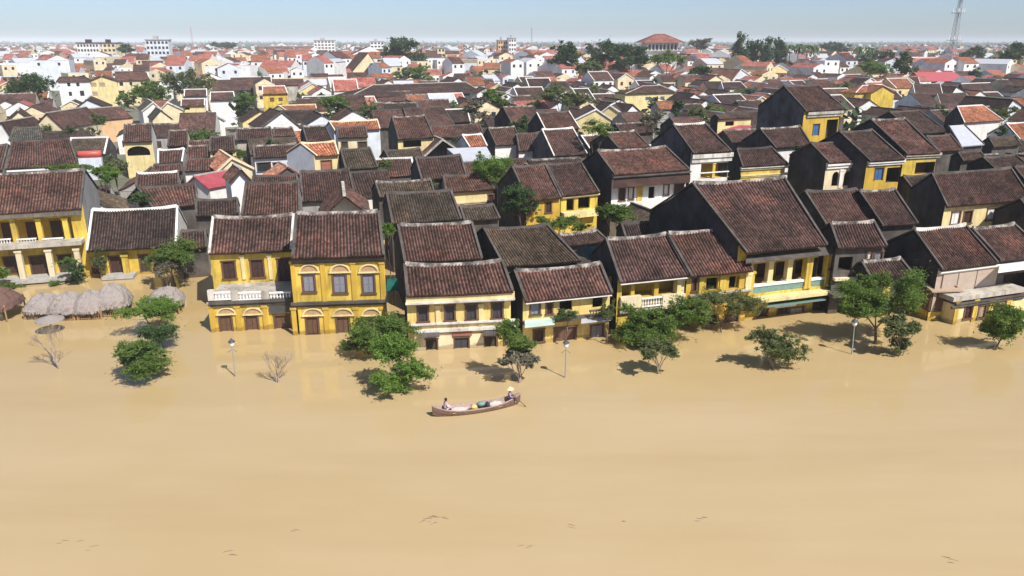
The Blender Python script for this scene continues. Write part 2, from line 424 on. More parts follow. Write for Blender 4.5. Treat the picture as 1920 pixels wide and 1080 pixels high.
def tile_slope(mb, f, w, sl, lod, pitch=0.24, segs=3, rnd=random):
    """f(t, v, h): t 0..1 along the eave, v 0..1 up the slope, h height off the slope"""
    if lod == 0:
        mb.face([f(0, 0, 0.03), f(1, 0, 0.03), f(1, 1, 0.03), f(0, 1, 0.03)], [(0, 0), (w, 0), (w, sl), (0, sl)])
        return
    n = max(3, int(w / pitch)); pr = PROF[lod]
    cols = [((i + a) / n, h) for i in range(n) for a, h in pr] + [(1.0, 0.0)]
    jit = [rnd.uniform(-0.012, 0.02) for _ in range(n + 1)]
    rows = []
    nu = int(n * pitch / 0.24 + 0.5)
    for k in range(segs + 1):
        v = k / segs
        sag = -0.10 * math.sin(math.pi * v) * min(1, sl / 6)
        rows.append([mb.vert(f(t, v, 0.03 + h + sag + jit[int(t * n)] * (1 if 0 < k < segs else 0.5) + 0.03 * math.sin(t * 9 + k))) for t, h in cols])
    for k in range(segs):
        a, b = rows[k], rows[k + 1]
        for i in range(len(cols) - 1):
            mb.f.append((a[i], a[i + 1], b[i + 1], b[i]))
            u0, u1 = cols[i][0] * n * 0.24, cols[i + 1][0] * n * 0.24
            mb.uv.append([(u0, sl * k / segs), (u1, sl * k / segs), (u1, sl * (k + 1) / segs), (u0, sl * (k + 1) / segs)]); mb.mi.append(0)
    # open ends of the tile channels at the eave
    a = rows[0]
    for i in range(len(cols) - 1):
        p, q = Vector(mb.v[a[i]]), Vector(mb.v[a[i + 1]])
        t0, t1 = cols[i][0], cols[i + 1][0]
        mb.face([f(t0, 0, -0.05), f(t1, 0, -0.05), q, p], [(t0 * w, 0), (t1 * w, 0), (t1 * w, 0.05), (t0 * w, 0.05)])

class Building:
    """local frame: x along the front, y inwards, z up; ov = depth of the wall behind the eave"""
    def frame(s, E0, U, ov):
        s.E0, s.rz, s.ov = Vector((E0.x, E0.y, 0)), math.atan2(U.y, U.x), ov
        s.inv = Matrix.Rotation(-s.rz, 3, 'Z')
        s.lc = s.inv @ (CAM - s.E0)
    def local(s, px, py, d):
        r = s.inv @ ray(px, py)
        t = (d - s.lc.y) / r.y
        return s.lc + r * t
    def rect(s, x0, y0, x1, y1, out=0.0):
        d = s.ov - out; xm, ym = (x0 + x1) / 2, (y0 + y1) / 2
        return s.local(x0, ym, d).x, s.local(x1, ym, d).x, s.local(xm, y1, d).z, s.local(xm, y0, d).z
    def part(s, name, mat, parent=None): return None
    def opening(s, kind, u0, u1, z0, z1, d, mat, frame=True):
        """fills a hole in the wall plane y=d"""
        w, h = u1 - u0, z1 - z0
        if kind == 'open':
            return
        mb = MB(); fr = 0.07
        nm = 'window' if kind == 'win' else 'door'
        if frame:
            mb.box(u0 - 0.06, u0 + fr, d - 0.05, d + 0.1, z0, z1); mb.box(u1 - fr, u1 + 0.06, d - 0.05, d + 0.1, z0, z1)
            mb.box(u0 - 0.10, u1 + 0.10, d - 0.07, d + 0.1, z1, z1 + 0.1)
            if kind == 'win': mb.box(u0 - 0.12, u1 + 0.12, d - 0.12, d + 0.1, z0 - 0.1, z0)
            o = mb.build(nm, s.trim, s.root)
            n = 2 if w < 1.9 else 4
            for k in range(n):
                a = u0 + fr + (w - 2 * fr) * k / n + 0.012; b = u0 + fr + (w - 2 * fr) * (k + 1) / n - 0.012
                q = MB()
                q.box(a, b, d + 0.10, d + 0.14, z0 + 0.01, z1 - 0.01)
                q.box(a, a + 0.06, d + 0.08, d + 0.102, z0 + 0.01, z1 - 0.01); q.box(b - 0.06, b, d + 0.08, d + 0.102, z0 + 0.01, z1 - 0.01)
                m2 = z0 + h * 0.45
                q.box(a + 0.06, b - 0.06, d + 0.08, d + 0.102, m2, m2 + 0.07)
                q.build('shutter' if kind == 'win' else 'door_leaf', mat, o)
        else:
            mb.box(u0, u1, d + 0.12, d + 0.17, z0, z1)
            mb.build(nm, mat, s.root)
    def items(s, items, holes_only=False):
        for it in items:
            k = it[0]
            if k in ('win', 'door', 'open'):
                continue
            if k == 'box':
                _, nm, x0, y0, x1, y1, o0, o1, mat = it
                u0, u1, z0, z1 = s.rect(x0, y0, x1, y1, o1)
                mb = MB(); mb.box(u0, u1, s.ov - o1, s.ov - o0, z0, z1); mb.build(nm, mat, s.root)
            elif k == 'ledge':     # full-width moulding in two steps
                _, nm, x0, y0, x1, y1, o1, mat = it
                u0, u1, z0, z1 = s.rect(x0, y0, x1, y1, o1); m = z0 + (z1 - z0) * 0.5
                mb = MB(); mb.box(u0, u1, s.ov - o1, s.ov - 0.01, m, z1); mb.box(u0 + 0.05, u1 - 0.05, s.ov - o1 * 0.55, s.ov - 0.012, z0, m)
                mb.build(nm, mat, s.root)
            elif k == 'col':
                _, x0, y0, x1, y1, o, mat = it
                u0, u1, z0, z1 = s.rect(x0, y0, x1, y1, o); c, r = (u0 + u1) / 2, max(0.1, (u1 - u0) / 2)
                mb = MB(); d = s.ov - o + r
                mb.box(c - r * 1.25, c + r * 1.25, d - r * 1.25, d + r * 1.25, z0, z0 + 0.15)
                mb.box(c - r, c + r, d - r, d + r, z0 + 0.15, z1 - 0.18); mb.box(c - r * 1.3, c + r * 1.3, d - r * 1.3, d + r * 1.3, z1 - 0.18, z1)
                mb.build('column', mat, s.root)
            elif k == 'pil':
                _, x0, y0, x1, y1, mat = it
                u0, u1, z0, z1 = s.rect(x0, y0, x1, y1, 0.08)
                mb = MB(); mb.box(u0, u1, s.ov - 0.10, s.ov - 0.005, z0, z1 - 0.2); mb.box(u0 - 0.06, u1 + 0.06, s.ov - 0.15, s.ov - 0.005, z1 - 0.2, z1)
                mb.build('pilaster', mat, s.root)
            elif k == 'bal':
                _, x0, y0, x1, y1, o, mat = it
                u0, u1, z0, z1 = s.rect(x0, y0, x1, y1, o); d = s.ov - o
                h = z1 - z0
                mb = MB(); mb.box(u0, u1, d - 0.09, d + 0.09, z1 - 0.10, z1); mb.box(u0, u1, d - 0.08, d + 0.08, z0, z0 + 0.08)
                rail = mb.build('balustrade', mat, s.root)
                n = max(2, int((u1 - u0) / 0.21)); q = MB()
                for i in range(n):
                    u = u0 + (i + 0.5) * (u1 - u0) / n
                    q.lathe(u, d, [(0.045, z0 + 0.08), (0.075, z0 + 0.08 + h * 0.25), (0.035, z0 + h * 0.6), (0.05, z1 - 0.10)], 6)
                b = q.build('balusters', mat, rail); b['kind'] = 'stuff'
            elif k == 'arch':      # curved head inside a hole: two spandrels
                _, x0, y0, x1, y1, mat = it
                u0, u1, z0, z1 = s.rect(x0, y0, x1, y1, 0); mb = MB(); c = (u0 + u1) / 2; r = (u1 - u0) / 2; h = min(r, (z1 - z0) * 0.6)
                n = 8
                for sd in (0, 1):
                    for i in range(n // 2):
                        a0 = math.pi * (i + sd * n / 2) / n; a1 = math.pi * (i + 1 + sd * n / 2) / n
                        p0 = (c - r * math.cos(a0), z1 - h + h * math.sin(a0)); p1 = (c - r * math.cos(a1), z1 - h + h * math.sin(a1))
                        cx = u0 if sd == 0 else u1
                        mb.hexa([(p0[0], s.ov + 0.004, p0[1]), (p1[0], s.ov + 0.004, p1[1]), (p1[0], s.ov + 0.2, p1[1]), (p0[0], s.ov + 0.2, p0[1]),
                                 (p0[0], s.ov + 0.004, z1 + 0.002), (p1[0], s.ov + 0.004, z1 + 0.002), (p1[0], s.ov + 0.2, z1 + 0.002), (p0[0], s.ov + 0.2, z1 + 0.002)])
                mb.build('arch_head', mat, s.root)
            elif k == 'hood':      # arched moulding over a window
                _, x0, y0, x1, y1, mat = it
                u0, u1, z0, z1 = s.rect(x0, y0, x1, y1, 0.1); mb = MB(); c = (u0 + u1) / 2; r = (u1 - u0) / 2; h = z1 - z0; n = 10
                for i in range(n):
                    a0, a1 = math.pi * i / n, math.pi * (i + 1) / n
                    P = lambda a, q: (c - r * q * math.cos(a), z0 + h * q * math.sin(a))
                    A, B, C, D = P(a0, 0.84), P(a1, 0.84), P(a1, 1), P(a0, 1)
                    f, g = s.ov - 0.12, s.ov - 0.006
                    mb.hexa([(A[0], f, A[1]), (B[0], f, B[1]), (B[0], g, B[1]), (A[0], g, A[1]), (D[0], f, D[1]), (C[0], f, C[1]), (C[0], g, C[1]), (D[0], g, D[1])])
                mb.box(u0 - 0.05, u1 + 0.05, s.ov - 0.14, s.ov - 0.006, z0 - 0.09, z0)
                hd = mb.build('window_hood', 'yellow_pale', s.root)
                q = MB(); pts = [(c - r * 0.84 * math.cos(math.pi * i / n), s.ov - 0.03, z0 + h * 0.84 * math.sin(math.pi * i / n)) for i in range(n + 1)]
                q.face(pts[::-1]); q.build('tympanum', mat, hd)
            elif k == 'awn':       # sloping awning: top edge at the wall, lip further out
                _, nm, x0, y0, x1, y1, o, mat = it
                u0, u1, _, z1 = s.rect(x0, y0, x1, y1, 0.02)
                v0, v1, z0, _ = s.rect(x0, y0, x1, y1, o)
                mb = MB(); d1 = s.ov - 0.02; d0 = s.ov - o
                mb.hexa([(v0, d0, z0), (v1, d0, z0), (u1, d1, z1 - 0.06), (u0, d1, z1 - 0.06), (v0, d0, z0 + 0.05), (v1, d0, z0 + 0.05), (u1, d1, z1), (u0, d1, z1)])
                mb.build(nm, mat, s.root)
            elif k == 'wing':      # a lower storey standing forward of the wall, with its own openings
                _, x0, y0, x1, y1, o, mat, top, sub = it
                u0, u1, z0, z1 = s.rect(x0, y0, x1, y1, o); d = s.ov - o; z0 = -0.6
                ov, s.ov = s.ov, d
                hs = []
                for q in sub:
                    if q[0] in ('win', 'door', 'open'): hs.append((q, s.rect(*q[1:5])))
                mb = MB(); wall_front(mb, u0, u1, z0, z1, d, [h for _, h in hs])
                mb.face([(u0, ov - 0.01, z0), (u0, d, z0), (u0, d, z1), (u0, ov - 0.01, z1)]); mb.face([(u1, d, z0), (u1, ov - 0.01, z0), (u1, ov - 0.01, z1), (u1, d, z1)])
                mb.build('lower_wall', mat, s.root)
                tb = MB(); tb.box(u0 - 0.06, u1 + 0.06, d - 0.2, ov - 0.012, z1, z1 + 0.14); tb.build('terrace', top, s.root)
                for q, h in hs: s.opening(q[0], *h, d, q[5] if len(q) > 5 else 'wood_dark', (h[1] - h[0]) > 0.5)
                s.items(sub)
                s.ov = ov

def ridge_cap(mb, a, b, h=0.16, w=0.14, up=0.10, sag=0.0):
    a, b = Vector(a), Vector(b); n = 6
    ax = (b - a).normalized(); sd = Vector((-ax.y, ax.x, 0)).normalized() * w
    P = []
    for i in range(n + 1):
        t = i / n
        e = up * (abs(2 * t - 1) ** 4) - sag * math.sin(math.pi * t)
        P.append(a.lerp(b, t) + Vector((0, 0, e)))
    for p, q in zip(P, P[1:]):
        zz = Vector((0, 0, h)); lo = Vector((0, 0, -0.12)); s2 = sd * 0.55
        mb.hexa([p - sd + lo, q - sd + lo, q + sd + lo, p + sd + lo, p - s2 + zz, q - s2 + zz, q + s2 + zz, p + s2 + zz])
def slope_bar(mb, a, b, w, h0, h1, side):
    """coping along a verge from a (eave) to b (ridge); side = +1/-1 x direction of its width"""
    a, b = Vector(a), Vector(b); sx = Vector((w * side, 0, 0)); z0, z1 = Vector((0, 0, h0)), Vector((0, 0, h1))
    if side > 0: mb.hexa([a + z0, a + sx + z0, b + sx + z0, b + z0, a + z1, a + sx + z1, b + sx + z1, b + z1])
    else: mb.hexa([a + sx + z0, a + z0, b + z0, b + sx + z0, a + sx + z1, a + z1, b + z1, b + sx + z1])

class House(Building):
    def __init__(s, label, RL, RR, EL, ER, ze, roof='tile_brown', wall='yellow', gable='mould', items=(), pitch=29, ov=0.45, back=1.0,
                 ridge='ridge_lime', verge='stone_dark', trim='wood_brown', name='tiled_house', lod=None, hip=False, zb=-0.7, cat='house', group=None, eave=None, maxskew=0.3, mono=False):
        s.trim = trim
        e0, e1 = at_z(*EL, ze), at_z(*ER, ze)
        U = (e1 - e0); U.z = 0; W = U.length; U.normalize()
        yaw = math.degrees(math.atan2(U.y, U.x))
        cl = max(-14, min(26, yaw))
        if W < 40 and abs(cl - yaw) > 0.1:
            mid = (e0 + e1) / 2; U = Vector((math.cos(R(cl)), math.sin(R(cl)), 0)); e0 = mid - U * W / 2
        s.frame(e0, U, ov)
        tp = math.tan(R(pitch))
        rs = []
        for p in (RL, RR):
            r = s.inv @ ray(*p); c = s.lc
            t = (tp * c.y - (CAMH - ze)) / (r.z - tp * r.y)
            rs.append(c + r * t)
        dr = max(1.2, (rs[0].y + rs[1].y) / 2); zr = ze + tp * dr
        s.W, s.dr, s.zr, s.ze = W, dr, zr, ze
        sk = [rs[0].x / dr, (rs[1].x - W) / dr]
        ms = maxskew
        sl, sr = (max(-ms, min(ms, q)) for q in sk)
        if hip: sl, sr = max(0.15, sk[0]), min(-0.15, sk[1])
        db = dr * (1 + back); zbk = zr - back * tp * dr
        if mono: db, zbk = dr + 0.05, zr
        s.db = db
        c = s.E0 + Matrix.Rotation(s.rz, 3, 'Z') @ Vector((W / 2, db / 2, 0))
        HOUSES.append((c.x, c.y, W / 2, db / 2, s.rz))
        DIAG.append((label[:38], round(s.E0.y, 1), round(yaw, 1), round(W, 1), round(dr, 1), round(zr, 1), round(sk[0], 2), round(sk[1], 2)))
        dist = s.E0.y
        if lod is None: lod = 2 if dist < 66 else (1 if dist < 135 else 0)
        s.lod = lod
        pit = 0.24 if dist < 85 else 0.30
        s.root = tag(empty(name, s.E0, s.rz), label, cat, group)
        ul = lambda d: sl * d
        ur = lambda d: W + sr * d
        # roof
        mb = MB()
        if hip:
            A, B = (ul(dr), dr, zr), (ur(dr), dr, zr)
            q = [(-0.3, 0, ze), (W + 0.3, 0, ze), (W + 0.3, 2 * dr, ze), (-0.3, 2 * dr, ze)]
            L1 = math.hypot(dr, zr - ze)
            mb.face([q[0], q[1], B, A], [(0, 0), (W, 0), (B[0], L1), (A[0], L1)]); mb.face([q[1], q[2], B], [(0, 0), (2 * dr, 0), (dr, L1)])
            mb.face([q[2], q[3], A, B], [(0, 0), (W, 0), (B[0], L1), (A[0], L1)]); mb.face([q[3], q[0], A], [(0, 0), (2 * dr, 0), (dr, L1)])
            mb.hexa([(p[0], p[1], ze - 0.14) for p in q] + [(p[0], p[1], ze - 0.006) for p in q])
            ro = mb.build('roof', roof, s.root)
            hp = MB()
            for p, t in ((q[0], A), (q[1], B), (A, B)): hp.tube([Vector(p) + Vector((0, 0, 0.05)), Vector(t) + Vector((0, 0, 0.08))], 0.13, 5)
            hp.build('ridge_cap', ridge, ro)
            ul = lambda d: 0.0
            ur = lambda d: W
            zbk, db = ze, 2 * dr
        else:
            L1 = math.hypot(dr, zr - ze); nz = Vector((0, -(zr - ze) / L1, dr / L1))
            sag = (sum(map(ord, label)) % 97) / 97 * 0.02 * W + 0.02 if lod else 0.0
            def f(t, v, h):
                d = dr * v
                return Vector((ul(d) + (ur(d) - ul(d)) * t, d, ze + (zr - ze) * v - sag * math.sin(math.pi * t) * (0.25 + 0.75 * v))) + nz * h
            tile_slope(mb, f, W, L1, lod, pit)
            ns = 6 if lod else 1
            for i in range(ns):
                t0, t1 = i / ns, (i + 1) / ns
                mb.hexa([f(t0, 0, -0.14), f(t1, 0, -0.14), f(t1, 1, -0.14), f(t0, 1, -0.14), f(t0, 0, -0.03), f(t1, 0, -0.03), f(t1, 1, -0.13), f(t0, 1, -0.13)])
            if not mono:
                L2 = math.hypot(db - dr, zr - zbk); nb = Vector((0, (zr - zbk) / L2, (db - dr) / L2))
                def g(t, v, h):
                    d = db + (dr - db) * v
                    return Vector((ur(d) + (ul(d) - ur(d)) * t, d, zbk + (zr - zbk) * v - sag * math.sin(math.pi * t) * (0.25 + 0.75 * v))) + nb * h
                tile_slope(mb, g, W, L2, 1 if lod else 0, 0.3)
                mb.hexa([g(0, 0, -0.14), g(1, 0, -0.14), g(1, 1, -0.14), g(0, 1, -0.14), g(0, 0, -0.1), g(1, 0, -0.1), g(1, 1, -0.13), g(0, 1, -0.13)])
            ro = mb.build('roof', roof, s.root)
            if lod:
                rc = MB(); ridge_cap(rc, (ul(dr) + 0.1, dr, zr + 0.02), (ur(dr) - 0.1, dr, zr + 0.02), sag=sag); rc.build('ridge_cap', ridge, ro)
            elif ridge != 'none':
                rc = MB(); rc.box(ul(dr), ur(dr), dr - 0.16, dr + 0.16, zr - 0.1, zr + 0.16); rc.build('ridge_cap', ridge, ro)
            if verge != 'none':
                for side, uf in ((1, ul), (-1, ur)):
                    vb = MB(); x = -0.04 * side
                    slope_bar(vb, (uf(0) + x, 0.02, ze), (uf(dr) + x, dr, zr), 0.20, 0.03, 0.17, side)
                    if not mono: slope_bar(vb, (uf(db) + x, db, zbk), (uf(dr) + x, dr, zr), 0.20, 0.03, 0.168, side)
                    vb.build('verge', verge, ro)
            if eave:
                eb = MB(); eb.box(ul(0) + 0.05, ur(0) - 0.05, -0.03, 0.10, ze - 0.19, ze - 0.142); eb.build('eave_board', eave, ro)
        # walls
        hs = []
        for q in items:
            if q[0] in ('win', 'door', 'open'): hs.append((q, s.rect(*q[1:5])))
        zt = ze + (0 if hip else tp * ov) - 0.16
        mb = MB()
        wall_front(mb, ul(ov), ur(ov), zb, zt, ov, [h for _, h in hs])
        wo = mb.build('wall', wall, s.root)
        for q, h in hs:
            dep = q[6] if len(q) > 6 else None
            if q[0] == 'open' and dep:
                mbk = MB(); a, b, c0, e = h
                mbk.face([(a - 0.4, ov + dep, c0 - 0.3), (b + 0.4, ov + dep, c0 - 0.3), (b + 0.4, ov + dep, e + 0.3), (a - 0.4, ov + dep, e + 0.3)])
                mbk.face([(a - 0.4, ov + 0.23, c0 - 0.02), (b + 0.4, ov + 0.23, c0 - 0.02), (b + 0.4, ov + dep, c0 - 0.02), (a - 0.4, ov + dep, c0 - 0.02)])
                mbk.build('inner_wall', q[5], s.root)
            elif q[0] != 'open':
                s.opening(q[0], *h, ov, q[5] if len(q) > 5 else 'wood_dark', s.lod > 0 and (q[3] - q[1]) > 7)
        gb = MB()
        y0 = ov + 0.004
        zf = zt
        for side, uf in ((0, ul), (1, ur)):
            th = 0.03 if side == 0 else -0.03
            if hip: poly = [(y0, zb), (y0, zt), (db - ov, zt), (db - ov, zb)]
            elif mono: poly = [(y0, zb), (y0, zf), (dr, zr - 0.16), (dr, zb)]
            else: poly = [(y0, zb), (y0, zf), (dr, zr - 0.16), (db, zbk - 0.16), (db, zb)]
            pts = [(uf(y) + th, y, z) for y, z in poly]
            gb.face(pts if side else pts[::-1])
        gb.face([(ur(db) - 0.03, db - (ov if hip else 0.02), zb), (ul(db) + 0.03, db - (ov if hip else 0.02), zb), (ul(db) + 0.03, db - (ov if hip else 0.02), zbk - 0.16), (ur(db) - 0.03, db - (ov if hip else 0.02), zbk - 0.16)])
        gb.build('side_wall', gable or wall, s.root)
        s.items(items)

class GableHouse(Building):
    """gable end towards the camera: L, R eave corners and A apex of the front gable in pixels"""
    def __init__(s, label, L, Rr, A, ze, depth, roof='tile_red', wall='white', side=None, items=(), ov=0.25, name='gabled_house', zb=-0.5, cat='house', verge='none', trim='wood_brown', group=None, yawmax=30, lod=None):
        s.trim = trim
        e0, e1 = at_z(*L, ze), at_z(*Rr, ze)
        U = e1 - e0; U.z = 0; W = U.length; U.normalize()
        yaw = math.degrees(math.atan2(U.y, U.x)); cl = max(-yawmax, min(yawmax, yaw))
        if abs(cl - yaw) > 0.1:
            mid = (e0 + e1) / 2; U = Vector((math.cos(R(cl)), math.sin(R(cl)), 0)); e0 = mid - U * W / 2
        s.frame(e0, U, 0.0)
        ap = s.local(*A, 0.0); ua, za = max(W * 0.2, min(W * 0.8, ap.x)), max(ze + 0.8, min(ze + W * 0.6, ap.z))
        s.root = tag(empty(name, s.E0, s.rz), label, cat, group)
        c = s.E0 + Matrix.Rotation(s.rz, 3, 'Z') @ Vector((W / 2, depth / 2, 0))
        HOUSES.append((c.x, c.y, W / 2, depth / 2, s.rz))
        DIAG.append(('G ' + label[:36], round(s.E0.y, 1), round(yaw, 1), round(W, 1), depth, round(za, 1), 0, 0))
        if lod is None: lod = 1 if s.E0.y < 120 else 0
        mb = MB()
        for sd in (0, 1):
            x0, x1 = (-0.25, ua) if sd == 0 else (W + 0.25, ua)
            z0 = ze - 0.25 * (za - ze) / max(0.5, abs(x1 - x0))
            Ls = math.hypot(x1 - x0, za - z0); nx = Vector((-(za - z0) * (1 if sd == 0 else -1), 0, abs(x1 - x0))) / Ls
            ya, yb = (depth, -ov) if sd == 0 else (-ov, depth)
            f = lambda t, v, h: Vector((x0 + (x1 - x0) * v, ya + (yb - ya) * t, z0 + (za - z0) * v)) + nx * h
            tile_slope(mb, f, depth + ov, Ls, lod, 0.3, 2)
            mb.hexa([f(0, 0, -0.13), f(1, 0, -0.13), f(1, 1, -0.13), f(0, 1, -0.13), f(0, 0, 0), f(1, 0, 0), f(1, 1, 0), f(0, 1, 0)])
        ro = mb.build('roof', roof, s.root)
        rc = MB(); rc.box(ua - 0.15, ua + 0.15, -ov, depth, za - 0.02, za + 0.15); rc.build('ridge_cap', 'stone_pale' if verge == 'none' else verge, ro)
        if verge != 'none':
            vb = MB()
            for x0 in (-0.25, W + 0.25):
                z0 = ze - 0.25 * (za - ze) / max(0.5, abs(ua - x0))
                p = [Vector((x0, -ov - 0.04, z0)), Vector((ua, -ov - 0.04, za))]
                w = Vector((0, 0.3, 0))
                a, b = p if x0 < ua else p[::-1]
                vb.hexa([a - Vector((0, 0, .12)), b - Vector((0, 0, .12)), b + w - Vector((0, 0, .12)), a + w - Vector((0, 0, .12)), a + Vector((0, 0, .2)), b + Vector((0, 0, .2)), b + w + Vector((0, 0, .2)), a + w + Vector((0, 0, .2))])
            vb.build('verge', verge, ro)
        hs = [(q, s.rect(*q[1:5])) for q in items if q[0] in ('win', 'door', 'open')]
        mb = MB()
        wall_front(mb, 0, W, zb, ze - 0.02, 0, [h for _, h in hs])
        mb.face([(0, 0, ze - 0.02), (W, 0, ze - 0.02), (ua, 0, za - 0.13)])
        mb.build('wall', wall, s.root)
        g = MB()
        g.face([(0.02, depth, zb), (0.02, 0.004, zb), (0.02, 0.004, ze - 0.1), (0.02, depth, ze - 0.1)]); g.face([(W - 0.02, 0.004, zb), (W - 0.02, depth, zb), (W - 0.02, depth, ze - 0.1), (W - 0.02, 0.004, ze - 0.1)])
        g.face([(W - 0.02, depth, zb), (0.02, depth, zb), (0.02, depth, ze - 0.1), (ua, depth, za - 0.15), (W - 0.02, depth, ze - 0.1)])
        g.build('side_wall', side or wall, s.root)
        for q, h in hs:
            if q[0] != 'open': s.opening(q[0], *h, 0, q[5] if len(q) > 5 else 'wood_dark', False)
        s.items(items)
# ---------------------------------------------------------------- the waterfront row
W, D, O = 'win', 'door', 'open'
House('two storey yellow house with columned gallery at the left edge of the waterfront', (-130, 332), (160, 319), (-140, 408), (152, 392), 6.5,
      'tile_brown', 'yellow', 'grey', [
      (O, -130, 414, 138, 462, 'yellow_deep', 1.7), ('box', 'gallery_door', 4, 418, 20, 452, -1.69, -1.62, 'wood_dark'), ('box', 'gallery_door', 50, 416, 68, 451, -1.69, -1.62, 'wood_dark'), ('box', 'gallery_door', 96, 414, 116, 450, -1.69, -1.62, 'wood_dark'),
      ('ledge', 'cornice', -145, 398, 152, 412, 0.55, 'lime_trim'),
      ('col', 22, 410, 32, 466, 0.15, 'yellow'), ('col', 70, 410, 80, 466, 0.15, 'yellow'), ('col', 120, 408, 130, 464, 0.15, 'yellow'), ('col', -26, 410, -16, 466, 0.15, 'yellow'),
      ('box', 'gallery_slab', -140, 462, 154, 469, -0.1, 1.5, 'stone_pale'),
      ('bal', -16, 448, 22, 464, 0.12, 'paint_white'), ('bal', 32, 447, 70, 463, 0.12, 'paint_white'), ('bal', 80, 446, 120, 462, 0.12, 'paint_white'),
      (D, 58, 480, 94, 521, 'wood_dark'), (W, 8, 482, 34, 512, 'wood_dark'), (D, 112, 478, 136, 520, 'wood_dark'), (W, -40, 482, -14, 512, 'wood_dark'),
      ('col', 33, 470, 44, 530, 1.3, 'cream'), ('col', 89, 468, 100, 528, 1.3, 'cream'), ('col', 142, 466, 152, 526, 1.3, 'cream'), ('col', -26, 470, -15, 530, 1.3, 'cream'),
      ('box', 'doorstep', -60, 527, 140, 533, 0.0, 2.0, 'concrete')], ov=1.0, pitch=27, maxskew=0.15)
House('long low yellow house with dark tiled roof and white verges beside palms', (172, 396), (334, 387), (162, 471), (331, 462), 2.75,
      'tile_dark', 'yellow', 'white', [
      (D, 206, 481, 229, 512, 'wood_dark'), (D, 262, 478, 282, 510, 'interior'), (D, 172, 484, 186, 514, 'wood_dark'), (W, 300, 480, 318, 500, 'wood_dark'),
      ('col', 230, 478, 241, 522, 0.5, 'yellow'), ('col', 188, 480, 198, 522, 0.5, 'yellow'), ('box', 'doorstep', 190, 519, 250, 524, 0, 1.5, 'concrete')],
      verge='white', ridge='white', ov=0.9, pitch=30)
House('left half of the yellow corner house set back behind a white balustraded terrace', (398, 410), (552, 402), (391, 476), (547, 470), 5.05,
      'tile_brown', 'yellow', 'yellow', [
      (W, 417, 490, 442, 522, 'wood_dark'), (W, 470, 487, 495, 519, 'wood_dark'), (D, 521, 485, 545, 528, 'wood_dark'),
      ('pil', 452, 478, 459, 524, 'yellow_pale'), ('pil', 503, 476, 510, 524, 'yellow_pale'),
      ('wing', 394, 566, 547, 640, 4.6, 'yellow', 'stone_pale', [
          (W, 412, 592, 436, 624, 'wood_brown'), (W, 461, 591, 485, 625, 'wood_brown'), (D, 516, 591, 544, 638, 'wood_brown'),
          ('hood', 405, 577, 442, 589, 'panel_tan'), ('hood', 455, 577, 492, 589, 'panel_tan'),
          ('box', 'signboard', 505, 573, 546, 586, 0.05, 0.2, 'iron_dark'),
          ('pil', 394, 572, 403, 640, 'yellow_deep'), ('pil', 443, 572, 452, 640, 'yellow_deep'), ('pil', 494, 572, 503, 640, 'yellow_deep'),
          ('ledge', 'cornice', 391, 563, 549, 574, 0.3, 'stone_dark'),
          ('bal', 401, 547, 433, 562, 0.1, 'paint_white'), ('bal', 447, 547, 490, 562, 0.1, 'paint_white'), ('bal', 505, 547, 546, 562, 0.1, 'paint_white'),
          ('box', 'balustrade_pier', 389, 545, 401, 564, -0.1, 0.22, 'lime_trim'), ('box', 'balustrade_pier', 433, 546, 447, 564, -0.1, 0.22, 'stone_pale'), ('box', 'balustrade_pier', 490, 546, 505, 564, -0.1, 0.22, 'stone_pale')])],
      verge='lime_trim', pitch=30, maxskew=0.12)
House('right half of the yellow corner house with three grey shuttered upper windows', (554, 403), (709, 397), (547, 485), (721, 480), 6.1,
      'tile_brown', 'yellow', 'mould_grey', [
      (W, 567, 514, 591, 547, 'shutter_grey'), (W, 624, 514, 650, 549, 'shutter_grey'), (W, 679, 514, 703, 549, 'shutter_grey'),
      (W, 574, 595, 598, 626, 'wood_brown'), (W, 631, 595, 656, 628, 'wood_brown'), (W, 684, 595, 708, 628, 'wood_brown'),
      ('hood', 560, 495, 598, 510, 'panel_tan'), ('hood', 617, 495, 657, 510, 'panel_tan'), ('hood', 672, 495, 710, 510, 'panel_tan'),
      ('hood', 566, 578, 606, 591, 'panel_tan'), ('hood', 623, 578, 663, 591, 'panel_tan'), ('hood', 677, 578, 715, 591, 'panel_tan'),
      ('pil', 547, 490, 555, 570, 'yellow_deep'), ('pil', 602, 490, 611, 570, 'yellow_deep'), ('pil', 659, 490, 668, 570, 'yellow_deep'), ('pil', 713, 490, 721, 570, 'yellow_deep'),
      ('pil', 548, 576, 557, 640, 'yellow_deep'), ('pil', 608, 576, 617, 640, 'yellow_deep'), ('pil', 664, 576, 673, 640, 'yellow_deep'), ('pil', 714, 576, 722, 640, 'yellow_deep'),
      ('ledge', 'cornice', 544, 484, 723, 494, 0.35, 'stone_dark'), ('ledge', 'string_course', 545, 566, 724, 575, 0.3, 'stone_dark')],
      ov=0.55, pitch=31, maxskew=0.12, verge='stone_dark')
